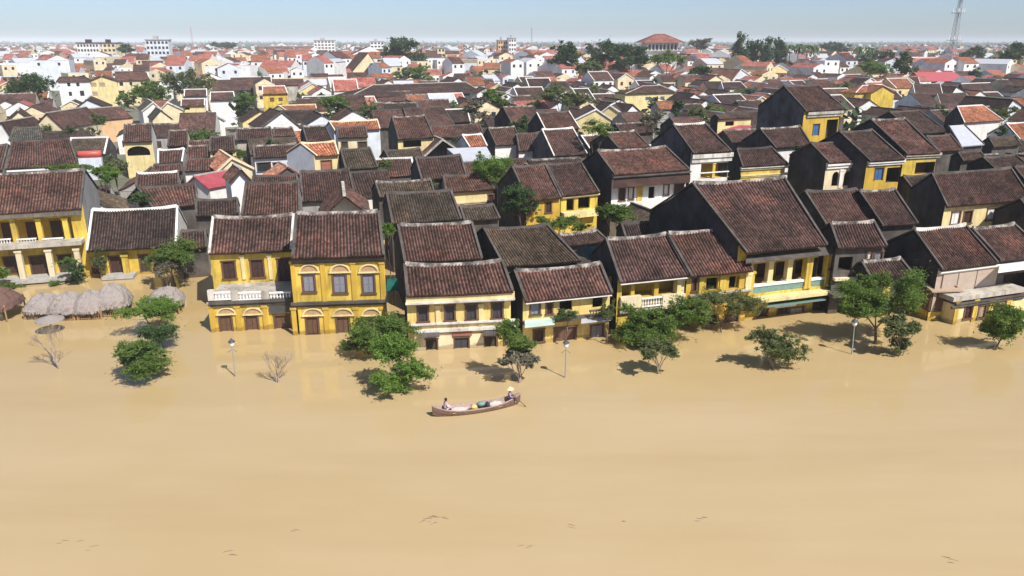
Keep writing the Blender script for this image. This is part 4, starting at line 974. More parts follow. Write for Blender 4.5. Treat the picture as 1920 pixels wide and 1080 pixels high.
    ((W, 126, 155, 132, 162, 'glass_dark'), (W, 143, 155, 149, 162, 'glass_dark'), (W, 129, 172, 135, 180, 'glass_dark'), (W, 150, 170, 158, 180, 'glass_dark')), dict(hip=True, ridge='tile_red', pitch=24)),
 ('plum roofed school wing right of the cream gable', (215, 135), (272, 134), (218, 152), (280, 150), 8.6, Rd, 'cream', 'white', ((W, 224, 154, 231, 161, 'glass_dark'), (W, 223, 170, 233, 177, 'glass_dark'), (W, 243, 154, 248, 160, 'glass_dark')), dict(ridge='tile_red')),
 ('long low plum roof above the left dark tree', (45, 121), (126, 120), (40, 129), (128, 128), 7.0, Rd, 'white', 'white', ((W, 53, 131, 57, 134, 'glass_dark'), (W, 100, 130, 104, 133, 'glass_dark')), dict(hip=True, ridge='tile_red')),
 ('peach roofed terrace at the left edge above the tree', (-40, 138), (36, 137), (-44, 148), (40, 146), 5.0, Or, 'peach', 'peach', (), {}),
 ('yellow house with blue shuttered windows and dark hip roof', (1206, 162), (1238, 160), (1186, 177), (1254, 172), 7.0, Dk, 'yellow_pale', 'yellow_pale',
    ((W, 1210, 182, 1219, 188, 'blue_door'), (W, 1224, 182, 1232, 188, 'blue_door'), (W, 1238, 181, 1246, 187, 'blue_door')), dict(hip=True, ridge='stone_pale')),
 ('brick orange roof in front of the blue shuttered yellow house', (1230, 191), (1262, 190), (1238, 206), (1266, 204), 5.0, Or, 'grey', 'grey', (), {}),
 ('crimson roofed yellow shop in the middle distance', (1092, 138), (1138, 138), (1090, 146), (1140, 145), 6.6, 'metal_crimson', 'yellow', 'brick_red', ((W, 1112, 150, 1120, 155, 'wood_dark'),), dict(ridge='none', verge='none', lod=0, pitch=20)),
 ('dark roof with white verges behind the flowering shrubs', (992, 147), (1026, 147), (996, 154), (1028, 154), 6.0, Dk, 'stone_dark', 'grey', (), dict(verge='white', ridge='white')),
 ('dark roof with white outline above a lime green shrub', (1352, 154), (1388, 153), (1360, 167), (1396, 165), 7.0, Dk, 'white_clean', 'white_blue', (), dict(verge='white', ridge='white', maxskew=0.6)),
 ('yellow tower house with roof terrace left of the palms', (1618, 161), (1652, 159), (1606, 174), (1680, 171), 8.0, Or, 'yellow', 'yellow', ((W, 1638, 182, 1643, 188, 'wood_brown'), (W, 1612, 182, 1620, 188, 'white')), dict(hip=True, ridge='white')),
 ('cream house with stepped red roofs on the right', (1545, 138), (1572, 137), (1540, 146), (1576, 145), 6.4, Or, 'yellow_pale', 'yellow_pale', (), dict(verge='white', ridge='white')),
 ('cream house with red roof left of the dark conifer', (1580, 140), (1614, 139), (1578, 146), (1618, 145), 6.0, Or, 'yellow_pale', 'yellow_pale', (), dict(verge='white', ridge='white')),
 ('dark brown roof with broad white verge on the right', (1692, 146), (1726, 144), (1684, 160), (1722, 158), 6.6, Dk, 'stone_dark', 'white', (), dict(maxskew=0.9, verge='white')),
 ('large dark roof with white sweeping verge on the right', (1738, 159), (1788, 156), (1716, 180), (1768, 178), 6.8, Dk, 'stone_dark', 'white', ((W, 1724, 184, 1730, 194, 'wood_dark'), (W, 1740, 186, 1746, 196, 'wood_dark')), dict(maxskew=0.9, verge='white')),
 ('low dark roof right of the sweeping white verge', (1784, 176), (1830, 173), (1764, 196), (1818, 193), 5.6, Dk, 'stone_dark', 'white', (), dict(maxskew=0.9, verge='stone_pale')),
 ('dark roof with black gable triangle and white ridge on the right', (1840, 156), (1880, 154), (1824, 176), (1850, 172), 6.2, Dk, 'stone_dark', 'mould', (), dict(maxskew=0.9, ridge='white')),
 ('wide crimson hall roof on the right', (1732, 136), (1832, 134), (1728, 153), (1806, 152), 6.2, 'metal_red', 'brick_red', 'brick_red', (), dict(lod=0, pitch=22, ridge='none', verge='none')),
 ('long red school roof with white ridge on the right', (1716, 108), (1794, 107), (1714, 119), (1806, 116), 8.0, 'tile_pink', 'cream', 'cream', ((W, 1724, 122, 1729, 128, 'glass_dark'), (W, 1733, 122, 1739, 128, 'glass_dark')), dict(ridge='white', verge='none')),
 ('long pink roof left of the lattice mast', (1660, 86), (1760, 87), (1650, 93), (1758, 94), 8.5, 'tile_pink', 'cream', 'cream', (), dict(ridge='white', verge='none')),
 ('pink roofed hall right of the palms', (1532, 97), (1598, 96), (1530, 106), (1600, 105), 8.0, 'tile_pink', 'white', 'white', (), dict(ridge='none', verge='none')),
 ('grand long hall with red roof below the pavilion', (1300, 100), (1378, 99), (1290, 109), (1380, 107), 8.5, 'tile_pink', 'cream', 'cream', (), dict(ridge='white', verge='white')),
 ('plum roof strip behind the grand long hall', (1290, 90), (1392, 92), (1276, 97), (1396, 98), 9.5, Rd, 'cream', 'cream', (), dict(ridge='none', verge='none')),
 ('long market hall with plum roof on the far left horizon', (500, 87), (608, 86), (478, 97), (618, 96), 8.5, Rd, 'white', 'white', (), dict(ridge='white', verge='none', pitch=22)),
]
for lab, a, b, c, d, ze, roof, wall, side, its, ex in MID:
    ex = dict(ex)
    if 'ridge' not in ex: ex['ridge'] = ('stone_dark', 'ridge_lime', 'stone_dark', 'ridge_lime')[int(a[0]) % 4]
    House(lab, a, b, c, d, ze, roof, wall, side, its, **ex)
GAB = [
 ('white gable wall at the far left edge behind the slate green roof', (-30, 262), (25, 262), (2, 222), 5.0, 9, B_, 'white_clean', {}),
 ('cream white gable behind the slate green roof', (12, 238), (60, 232), (34, 208), 5.4, 10, B_, 'cream', {}),
 ('cream gable under a long dark roof slope', (62, 240), (118, 240), (88, 212), 5.4, 14, B_, 'cream', {}),
 ('peach gable with red roof and one dark window', (128, 222), (174, 226), (152, 205), 5.2, 9, Rd, 'peach', {}),
 ('white gable with small dark attic window, brown roof', (138, 205), (204, 203), (163, 186), 6.4, 12, B_, 'white_blue', {}),
 ('cream gable of the school with four brown windows', (167, 153), (219, 152), (190, 143), 8.8, 16, Rd, 'yellow_pale', dict(items=((W, 170, 155, 181, 163, 'wood_pale'), (W, 186, 155, 197, 163, 'wood_pale'), (W, 173, 172, 183, 180, 'wood_pale')))),
 ('white gable of the row left of the white villa', (268, 208), (303, 206), (287, 192), 5.6, 12, 'tile_green', 'white', dict(verge='lime_trim')),
 ('cream gable beside the white gable left of the white villa', (300, 206), (342, 205), (314, 192), 5.6, 12, 'tile_green', 'cream', dict(verge='lime_trim')),
 ('small cream gable in front of the row of gables', (286, 224), (322, 222), (301, 206), 4.6, 9, 'tile_green', 'cream', {}),
 ('white gable under grey tiled verges left of the broad brick red roof', (488, 240), (560, 236), (528, 210), 5.2, 10, Dk, 'white_clean', dict(verge='stone_dark')),
 ('small white gable poking through a brown roof', (384, 228), (420, 226), (400, 214), 5.0, 8, B_, 'white', dict(verge='stone_pale')),
 ('cream gable with pinkish roof near the little white tower', (411, 320), (471, 314), (434, 296), 5.6, 8, 'tile_terracotta', 'cream', dict(verge='cream')),
 ('little white tower with brown cap roof and round window', (432, 338), (466, 335), (449, 313), 6.6, 3.5, B_, 'white_clean', dict(ov=0.5)),
 ('pink sheet lean-to gable beside the little white tower', (350, 346), (392, 352), (366, 330), 4.4, 5, 'metal_crimson', 'white', {}),
 ('small cross gable of tiles in front of the big black window', (508, 336), (566, 330), (538, 312), 4.6, 4, 'tile_terracotta', 'stone_dark', {}),
 ('small white gable under a brown hipped roof behind the corner house', (606, 400), (690, 396), (645, 362), 5.0, 6, B_, 'white_clean', dict(ov=1.6)),
 ('brown pyramid roof with pale hips behind the low mossy roof', (788, 290), (862, 286), (822, 259), 4.4, 6, B_, 'stone_dark', dict(ov=2.4, verge='stone_pale')),
 ('yellow gable with red roof above the round green bush', (1080, 224), (1146, 224), (1118, 205), 5.4, 14, Rd, 'yellow_pale', dict(verge='white')),
 ('yellow gable right of the round green bush', (1126, 212), (1166, 213), (1144, 198), 5.8, 14, Rd, 'yellow_pale', dict(verge='white')),
 ('white slanted gable right of the two yellow gables', (1172, 216), (1202, 213), (1186, 196), 5.4, 12, Dk, 'white_clean', {}),
 ('white gable with two dark windows under pale verges', (1374, 150), (1418, 149), (1390, 130), 6.4, 12, 'tile_terracotta', 'white_blue', dict(verge='white', items=((W, 1394, 151, 1398, 154, 'glass_dark'), (W, 1404, 151, 1409, 154, 'glass_dark')))),
 ('white gable with red roof left of the pale verged gable', (1338, 136), (1368, 134), (1354, 121), 6.4, 12, Or, 'white_clean', {}),
 ('yellow villa gable with a brown attic window', (1436, 140), (1482, 138), (1460, 122), 6.0, 12, Or, 'yellow_pale', dict(verge='white')),
 ('white gable wall of three windows with crimson roof', (862, 148), (886, 148), (874, 127), 5.6, 14, 'metal_crimson', 'white_clean', dict(items=((W, 868, 149, 871, 152, 'glass_dark'), (W, 876, 149, 879, 152, 'glass_dark')))),
 ('white gable with terracotta roof left of the crimson roofed one', (822, 140), (846, 140), (834, 125), 5.6, 13, Or, 'white_clean', {}),
 ('large white gable left of the great banyan tree', (662, 132), (712, 131), (690, 99), 7.4, 14, B_, 'cream', {}),
 ('cream gable with attic window in front of the great banyan tree', (698, 139), (736, 138), (712, 120), 6.6, 12, 'tile_mossy', 'cream', {}),
 ('blue grey gable on the right with purplish roof', (1880, 212), (1932, 210), (1899, 186), 6.0, 12, Dk, 'white_blue', {}),
 ('white gable triangle behind the sweeping white verge', (1782, 178), (1816, 176), (1793, 162), 6.8, 10, Dk, 'white_clean', {}),
 ('yellow gable end of the tower house on the right', (1634, 174), (1676, 173), (1656, 161), 8.0, 8, Or, 'yellow', {}),
]
for lab, l, r_, a, ze, dep, roof, wall, ex in GAB:
    GableHouse(lab, l, r_, a, ze, dep, roof, wall, **ex)
# ---------------------------------------------------------------- trees and shrubs
def leaves(mb, clumps, n, size, rnd, hollow=0.35):
    big = clumps; clumps = []
    for c, a, b, d in big:
        for _ in range(12):
            o = Vector((rnd.gauss(0, 1), rnd.gauss(0, 1), rnd.gauss(0, 1))).normalized() * rnd.uniform(0.2, 0.86)
            s_ = rnd.uniform(0.28, 0.55)
            clumps.append((c + Vector((o.x * a, o.y * b, o.z * d)), a * s_ * rnd.uniform(0.8, 1.25), b * s_, d * s_ * rnd.uniform(0.6, 1.0)))
    tot = sum(a * b * c for _, a, b, c in clumps)
    for c, a, b, d in clumps:
        k = max(12, int(n * (a * b * d) / tot))
        sub = [(Vector((rnd.gauss(0, 1), rnd.gauss(0, 1), rnd.gauss(0, 1))).normalized() * rnd.uniform(0.3, 1.02), rnd.uniform(0.17, 0.46)) for _ in range(max(5, int(k / 42)))]
        for i in range(k):
            sc_, sr = rnd.choice(sub)
            v = sc_ + Vector((rnd.gauss(0, 1), rnd.gauss(0, 1), rnd.gauss(0, 1))) * sr * 0.55
            if rnd.random() < 0.08: v *= 1.5
            elif v.length > 1.35: v *= 1.2 / v.length
            p = c + Vector((v.x * a, v.y * b, v.z * d))
            x = Vector((rnd.gauss(0, 1), rnd.gauss(0, 1), rnd.gauss(0, 0.6))).normalized()
            y = x.cross(Vector((rnd.gauss(0, 0.5), rnd.gauss(0, 0.5), 1))).normalized()
            s = size * rnd.uniform(0.6, 1.35)
            z = x.cross(y) * s * 0.18
            b0 = len(mb.v)
            mb.v.extend((tuple(p - x * s), tuple(p - y * s * 0.45 + z), tuple(p + x * s), tuple(p + y * s * 0.45 + z)))
            mb.f.append((b0, b0 + 1, b0 + 2, b0 + 3)); mb.uv.append([(0, 0)] * 4); mb.mi.append(0)
def limbs(mb, base, clumps, r0, rnd, lean=0.0):
    top = sum((c for c, *_ in clumps), Vector((0, 0, 0))) / len(clumps)
    fork = base.lerp(top, 0.42); fork.z = base.z + (top.z - base.z) * 0.45
    m = base.lerp(fork, 0.5) + Vector((rnd.uniform(-.1, .1), rnd.uniform(-.1, .1), 0)) * (fork - base).length
    mb.tube([base, m, fork], [r0, r0 * 0.8, r0 * 0.62], 7)
    for c, a, b, d in clumps:
        k1 = fork.lerp(c, 0.55) + Vector((rnd.uniform(-.15, .15) * a, rnd.uniform(-.15, .15) * b, 0))
        mb.tube([fork, k1, c + Vector((0, 0, d * 0.3))], [r0 * 0.5, r0 * 0.3, r0 * 0.12], 5)
        for j in range(6):
            e = c + Vector((rnd.uniform(-.8, .8) * a, rnd.uniform(-.8, .8) * b, rnd.uniform(-.4, .8) * d))
            mb.tube([k1, k1.lerp(e, 0.5) + Vector((0, 0, -0.05 * d)), e], [r0 * 0.2, r0 * 0.13, r0 * 0.05], 4)
def tree(label, Y, ells, mat='leaf_green', n=1400, size=None, zbase=0.1, basex=None, name='tree', cat='tree', group=None, bark='bark', r0=None, basey=None):
    """ells: crown ellipses (cx, cy, rx, ry) in the photograph, standing at distance Y"""
    rnd = random.Random(hash(label) % 9973 if False else sum(map(ord, label)))
    clumps = []
    for cx, cy, rx, ry in ells:
        c = at_y(cx, cy, Y); m = mpp(c) * 1.1
        rz = ry * m / 0.95
        if c.z - rz < zbase - 0.2: pass
        clumps.append([c + Vector((0, rnd.uniform(-.3, .3) * rx * m, 0)), rx * m, rx * m * 0.9, rz])
    bx = at_y(basex if basex is not None else ells[0][0], ells[0][1], Y).x
    base = Vector((bx, Y, zbase))
    root = tag(empty(name, base), label, cat, group)
    cl = [(Vector(c) - base, a, b, d) for c, a, b, d in clumps]
    m = mpp(base)
    tb = MB(); limbs(tb, Vector((0, 0, -0.5)), cl, r0 or max(0.07, 0.055 * max(a for _, a, *_ in cl)), rnd)
    tb.build('trunk', bark, root, True)
    lb = MB(); leaves(lb, cl, int(n * (4.2 if size else 2.8 if Y < 100 else 2.4)), (size * 0.62 if size else max(0.13, (2.1 if Y < 140 else 2.7) * m)), rnd)
    lb.build('crown', mat, root)
    return root
def bare_tree(label, Y, bx, by, tx, ty, spread, name='bare_tree', mat='bark_pale', depth=5, seed=1, leafy=0, group=None, leafmat='leaf_grey'):
    rnd = random.Random(seed)
    base = at_z(bx, by, 0); Y = base.y
    top = at_y(tx, ty, Y); h = top.z
    root = tag(empty(name, base), label, 'tree', group)
    mb = MB(); tips = []
    def grow(p, d, L, r, k):
        q = p + d * L
        mb.tube([p, p.lerp(q, 0.5) + Vector((rnd.uniform(-.06, .06), rnd.uniform(-.06, .06), 0)) * L, q], [r, r * 0.85, r * 0.7], 5 if k > 2 else 3, False)
        if k == 0: tips.append(q); return
        for i in range(rnd.choice((2, 3, 3))):
            nd = (d + Vector((rnd.uniform(-1, 1), rnd.uniform(-1, 1), rnd.uniform(-.1, .5))) * spread).normalized()
            grow(q, nd, L * rnd.uniform(0.62, 0.85), r * 0.62, k - 1)
    d0 = Vector((top.x - base.x, 0, h)).normalized()
    for _k in range(3): grow(Vector((0, 0, -0.3)), (d0 + Vector((rnd.uniform(-.25, .25), rnd.uniform(-.25, .25), 0)) * (0.3 + spread)).normalized(), h * 0.30, 0.022 + h * 0.010, depth)
    mb.build('branches', mat, root)
    if leafy:
        lb = MB()
        leaves(lb, [(t, 0.35, 0.35, 0.3) for t in tips[::max(1, len(tips) // 40)]], leafy, 0.11, rnd)
        lb.build('leaves', leafmat, root)
    return root
# ---------------------------------------------------------------- trees standing in the flood
def yw(px, py): return at_z(px, py, 0).y
tree('low bushy green tree in front of the yellow corner house', yw(700, 668), [(690, 620, 46, 30), (738, 612, 44, 24), (664, 642, 30, 22), (712, 645, 34, 20)], 'leaf_green', 4200, 0.15, 0, 700, 'flooded_tree', group='trees standing in the flood')
tree('light green leafy tree nearest the boat', yw(745, 735), [(742, 666, 44, 28), (736, 704, 40, 24), (774, 690, 30, 26)], 'leaf_bright', 4200, 0.14, 0, 750, 'flooded_tree', group='trees standing in the flood')
tree('slim green topped tree by the pale yellow house', yw(975, 718), [(955, 622, 32, 28), (975, 645, 26, 22)], 'leaf_green', 1900, 0.14, 0, 975, 'flooded_tree', group='trees standing in the flood', bark='bark_pale')
bare_tree('bare grey branches below the slim green topped tree', 0, 976, 717, 972, 650, 0.55, seed=4, leafy=260)
tree('broad green tree hiding the yellow gallery house', yw(1215, 648), [(1184, 600, 40, 34), (1236, 604, 46, 32), (1212, 625, 44, 20), (1282, 592, 38, 28), (1310, 575, 30, 20)], 'leaf_green', 6200, 0.15, 0, 1215, 'flooded_tree', group='trees standing in the flood')
bare_tree('bare pale tree in front of the broad green tree', 0, 1236, 700, 1232, 628, 0.6, seed=9, leafy=420, leafmat='leaf_olive')
tree('thin dusty green creeper tree along the gallery balcony', yw(1350, 622), [(1322, 568, 42, 22), (1365, 568, 40, 22), (1402, 566, 30, 20), (1306, 598, 30, 22)], 'leaf_olive', 3000, 0.13, 0, 1360, 'flooded_tree', group='trees standing in the flood')
tree('round olive bush standing alone in the flood', yw(1452, 690), [(1455, 645, 42, 26), (1430, 625, 26, 18), (1478, 655, 28, 20)], 'leaf_olive', 2400, 0.14, 0, 1452, 'flooded_tree', group='trees standing in the flood')
tree('broadest green waterside tree in front of the dark shopfront', yw(1655, 645), [(1612, 556, 54, 34), (1680, 560, 50, 46), (1645, 580, 56, 26)], 'leaf_green', 5200, 0.15, 0, 1655, 'flooded_tree', group='trees standing in the flood')
bare_tree('bare brown branches under the broadest green tree', 0, 1690, 666, 1690, 590, 0.6, seed=15, leafy=700, leafmat='leaf_olive')
tree('small green crown low over the water right of the tilted lamp', yw(1690, 668), [(1690, 646, 22, 18)], 'leaf_olive', 700, 0.12, 0, 1690, 'flooded_bush', group='trees standing in the flood')
tree('green tree at the right edge of the water', yw(1885, 656), [(1880, 588, 36, 26), (1870, 625, 30, 24), (1905, 605, 30, 30)], 'leaf_green', 3000, 0.14, 0, 1882, 'flooded_tree', group='trees standing in the flood')
tree('light green feathery crown beside the thatched huts', yw(285, 640), [(262, 583, 52, 20), (305, 580, 30, 18)], 'leaf_bright', 2600, 0.13, 0, 285, 'flooded_tree', group='trees standing in the flood')
tree('dark green crown right of the feathery one', yw(302, 652), [(303, 622, 34, 20)], 'leaf_dark', 1400, 0.13, 0, 303, 'flooded_tree', group='trees standing in the flood')
tree('green tree foremost on the left water', yw(275, 712), [(264, 654, 40, 26), (272, 686, 42, 24), (244, 668, 26, 22)], 'leaf_green', 4200, 0.14, 0, 278, 'flooded_tree', group='trees standing in the flood')
bare_tree('leafless pale tree on the left water', 0, 113, 692, 78, 600, 0.62, seed=21)
bare_tree('small leafless tree between the lamp and the corner house', 0, 520, 718, 520, 652, 0.5, seed=33, depth=5)
tree('green crown over the low white verged house', yw(318, 535), [(330, 472, 46, 24), (300, 485, 30, 18)], 'leaf_green', 2600, 0.16, 0, 322, 'flooded_tree', group='trees standing in the flood')
bare_tree('grey twiggy bush before the low white verged house', 0, 316, 542, 312, 480, 0.75, seed=41, depth=6, leafy=900)
tree('dark shrub between the two left yellow houses', yw(138, 532), [(138, 505, 22, 22), (150, 515, 16, 14)], 'leaf_dark', 900, 0.15, 0, 138, 'shrub', cat='shrub')
tree('bright leafed plant beside the dark shrub on the left', yw(124, 531), [(126, 490, 14, 9)], 'leaf_bright', 260, 0.2, 0, 124, 'shrub', cat='shrub')
tree('yellowish climber on the low white verged house', yw(188, 524), [(186, 488, 14, 24)], 'leaf_olive', 700, 0.13, 0, 186, 'shrub', cat='shrub')
tree('bright green bush cut by the left edge', yw(5, 540), [(4, 510, 14, 20)], 'leaf_bright', 700, 0.15, 0, 4, 'shrub', cat='shrub')
tree('half drowned grass clump by the left steps', yw(100, 536), [(99, 531, 13, 6)], 'leaf_green', 260, 0.15, 0, 99, 'shrub', cat='shrub')
tree('half drowned hedge at the left edge', yw(15, 542), [(16, 536, 22, 5)], 'leaf_green', 360, 0.15, 0, 16, 'shrub', cat='shrub')
bare_tree('bare twigs below the round olive bush', 0, 1450, 692, 1452, 640, 0.6, seed=51, depth=5)
bare_tree('pale twigs in the light green tree nearest the boat', 0, 752, 736, 755, 670, 0.5, seed=57, depth=5)
# pot plants on the waterfront balcony
tree('dark planter bush on the teal awning balcony', yw(1062, 642) - 1.0, [(1064, 592, 24, 11)], 'leaf_dark', 700, 0.12, 1.6, 1064, 'balcony_shrub', cat='shrub')
tree('brownish balcony creeper beside the gallery house', yw(1140, 640) - 0.6, [(1140, 585, 14, 20)], 'leaf_olive', 600, 0.12, 0.6, 1140, 'balcony_shrub', cat='shrub')
# greenery between the houses
GREEN = [
 ('bright green round tree in the middle of the roofs', 90, [(918, 314, 36, 26), (900, 322, 22, 18), (936, 328, 22, 20)], 'leaf_bright', 2600),
 ('dark green tree below the bright round tree', 78, [(978, 366, 34, 24), (965, 388, 28, 20), (996, 385, 24, 22)], 'leaf_dark', 2600),
 ('leafy shrubs in the courtyard of the two joined roofs', 72, [(1055, 418, 30, 13), (1020, 412, 22, 11), (1085, 425, 20, 10)], 'leaf_green', 1500),
 ('green tree between the courtyard and the white colonnade', 70, [(1165, 402, 30, 18), (1130, 395, 14, 18)], 'leaf_green', 1500),
 ('round bush behind the orange striped roof', 112, [(1112, 242, 30, 14), (1130, 246, 20, 10)], 'leaf_green', 1100),
 ('lime green creeper crown on the left roofs', 84, [(192, 328, 22, 17), (180, 318, 14, 10)], 'leaf_bright', 1300),
 ('long creeper hedge along the left roof edge', 88, [(100, 313, 22, 5), (130, 312, 22, 6), (155, 314, 16, 6)], 'leaf_green', 900),
 ('small dark bush above the low white verged house', 76, [(266, 374, 22, 14)], 'leaf_dark', 800),
 ('bright bush in the alley right of the corner house', 60, [(728, 433, 12, 13)], 'leaf_bright', 500),
 ('green bush behind the dark open pavilion', 128, [(384, 252, 28, 17), (366, 262, 18, 12)], 'leaf_green', 1100),
 ('yellowish bush among roofs left of the alley', 122, [(440, 292, 16, 10)], 'leaf_olive', 400),
 ('green bush behind the slate green roof', 134, [(86, 245, 16, 20), (100, 255, 14, 10)], 'leaf_olive', 700),
 ('small dark conifer behind the slate green roof', 134, [(128, 248, 14, 16)], 'leaf_dark', 500),
 ('dusty green tree on the left lane', 150, [(182, 225, 16, 20), (170, 250, 18, 14), (160, 270, 16, 12)], 'leaf_olive', 900),
 ('big dark tree at the far left', 215, [(55, 155, 34, 22), (82, 165, 26, 22), (25, 168, 24, 18)], 'leaf_dark', 2000),
 ('bright green tree right of the school gable', 205, [(270, 172, 34, 18), (300, 178, 26, 20), (240, 186, 20, 14)], 'leaf_green', 1800),
 ('tall dull green tree left of the white villa', 235, [(352, 148, 34, 26), (325, 155, 26, 22), (375, 165, 24, 20)], 'leaf_olive', 2000),
 ('green tree between the brick red roofs', 172, [(622, 190, 28, 14), (640, 200, 18, 14), (628, 215, 16, 10)], 'leaf_green', 1200),
 ('green bush beside the white villa', 185, [(462, 188, 26, 12), (450, 205, 22, 8)], 'leaf_green', 700),
 ('great banyan tree rising above the horizon', 400, [(742, 96, 26, 22), (762, 84, 26, 18), (778, 104, 22, 18), (728, 112, 18, 14)], 'leaf_dark', 2600),
 ('light green tree below the great banyan', 300, [(778, 138, 30, 14), (760, 148, 22, 10), (800, 146, 20, 10)], 'leaf_green', 1300),
 ('dark green tree right of the long temple roof', 180, [(928, 182, 24, 18), (938, 195, 18, 12)], 'leaf_green', 1000),
 ('pale flowering tree right of the white ridged roof', 150, [(884, 205, 16, 20), (900, 220, 18, 12)], 'leaf_grey', 900),
 ('olive shrub row with flowers in the middle distance', 186, [(1040, 178, 30, 16), (1070, 182, 26, 16), (1098, 186, 20, 12)], 'leaf_olive', 1700),
 ('pale flowering bush behind the grey streaked gable', 128, [(1216, 226, 20, 16), (1235, 220, 14, 12)], 'leaf_grey', 800),
 ('small dark tree by the brick orange roof', 158, [(1268, 206, 13, 14)], 'leaf_dark', 500),
 ('dark grove tree left of the pavilion, leftmost', 335, [(1058, 96, 26, 18), (1075, 110, 26, 16), (1045, 112, 18, 12)], 'leaf_dark', 1700),
 ('dark grove tree left of the pavilion, tallest', 330, [(1142, 98, 28, 20), (1125, 112, 24, 14), (1160, 112, 24, 14)], 'leaf_dark', 1900),
 ('dark grove tree left of the pavilion, nearest it', 335, [(1188, 102, 22, 18), (1200, 116, 18, 12), (1175, 118, 20, 10)], 'leaf_dark', 1500),
 ('light green tree in front of the dark grove', 300, [(1108, 126, 24, 12), (1090, 130, 20, 10)], 'leaf_olive', 900),
 ('wide green tree below the pavilion', 330, [(1250, 106, 28, 12), (1228, 112, 20, 10), (1272, 112, 16, 10)], 'leaf_green', 1200),
 ('dark tree among white gables', 292, [(1322, 140, 24, 14)], 'leaf_dark', 800),
 ('lime green shrub before the white outlined roof', 228, [(1384, 175, 18, 7)], 'leaf_bright', 400),
 ('dark shrub right of the lime green one', 220, [(1412, 178, 16, 11)], 'leaf_dark', 500),
 ('tall dark conifer, leftmost of the conifer group', 430, [(1384, 90, 12, 28), (1390, 105, 16, 16)], 'leaf_dark', 900),
 ('tall dark conifer, second from the left of its group', 435, [(1408, 92, 13, 25), (1412, 106, 16, 14)], 'leaf_dark', 900),
 ('tall dark conifer, third from the left of its group', 430, [(1434, 92, 13, 26), (1438, 106, 16, 16)], 'leaf_dark', 900),
 ('tall dark conifer, rightmost of the conifer group', 440, [(1458, 94, 12, 24), (1464, 106, 15, 14)], 'leaf_dark', 900),
 ('olive tree in front of the tallest dark house roof', 230, [(1576, 172, 26, 13), (1590, 160, 16, 10)], 'leaf_olive', 900),
 ('green tree right of the palms', 335, [(1628, 122, 28, 12), (1660, 128, 26, 10)], 'leaf_green', 1100),
 ('dark grey green conifer on the right', 320, [(1692, 116, 18, 20), (1696, 130, 16, 12)], 'leaf_dark', 1000),
 ('green hedge before the long red school roof', 400, [(1770, 128, 34, 8), (1800, 130, 26, 8)], 'leaf_green', 800),
 ('dark tree right of the lattice mast', 470, [(1820, 100, 20, 14), (1838, 98, 16, 12)], 'leaf_far', 800),
 ('big round tree at the far right', 400, [(1892, 104, 26, 18), (1912, 98, 24, 20), (1880, 116, 18, 10)], 'leaf_dark', 1400),
 ('dark shrub between the orange roofs on the right', 132, [(1880, 246, 12, 9)], 'leaf_dark', 400),
 ('dry olive scrub right of the white verged orange roof', 150, [(1885, 215, 30, 12)], 'leaf_olive', 700),
 ('bushy green tree between red roofs at far right', 300, [(1872, 150, 16, 10)], 'leaf_olive', 400),
 ('hazy bare crowned tree on the horizon by the grand hall', 560, [(1312, 82, 20, 10)], 'leaf_grey', 500),
 ('grey green tree on the left horizon by the white block', 560, [(232, 92, 14, 9)], 'leaf_far', 500),
 ('hazy wood clump on the left horizon', 900, [(412, 84, 22, 7), (432, 86, 18, 6)], 'leaf_far', 600),
]
for lab, Y, el, mt, n in GREEN:
    tree(lab, Y, el, mt, n, None, 0.2)
for lab, Y, el, mt, n in [
 ('weedy green patch on the low mossy roof', 104, [(722, 306, 18, 8)], 'leaf_olive', 350), ('dark creeper left of the blank pale yellow wall', 86, [(812, 348, 13, 11)], 'leaf_dark', 450),
 ('green bush between the pavilion and the big black window', 112, [(448, 288, 12, 9)], 'leaf_green', 320), ('small green tree behind the grey metal roof', 122, [(858, 262, 13, 8)], 'leaf_dark', 350),
 ('weeds on the mossy roof right of the orange roofed house', 100, [(722, 318, 12, 9)], 'leaf_olive', 260), ('green bush left of the three arches', 100, [(1496, 282, 9, 8)], 'leaf_dark', 260),
 ('dark trees behind the pink roofed hall', 700, [(1560, 88, 22, 8), (1585, 90, 18, 7)], 'leaf_far', 700), ('green treetops left of the long red school roof', 420, [(1655, 104, 22, 9), (1625, 106, 18, 8)], 'leaf_far', 700),
 ('green treetops right of the palms by the pink hall', 430, [(1668, 116, 18, 10)], 'leaf_green', 500), ('treetops behind the wide green tree below the pavilion', 420, [(1175, 92, 18, 12), (1108, 94, 16, 12)], 'leaf_far', 800)]:
    tree(lab, Y, el, mt, n, None, 0.2)
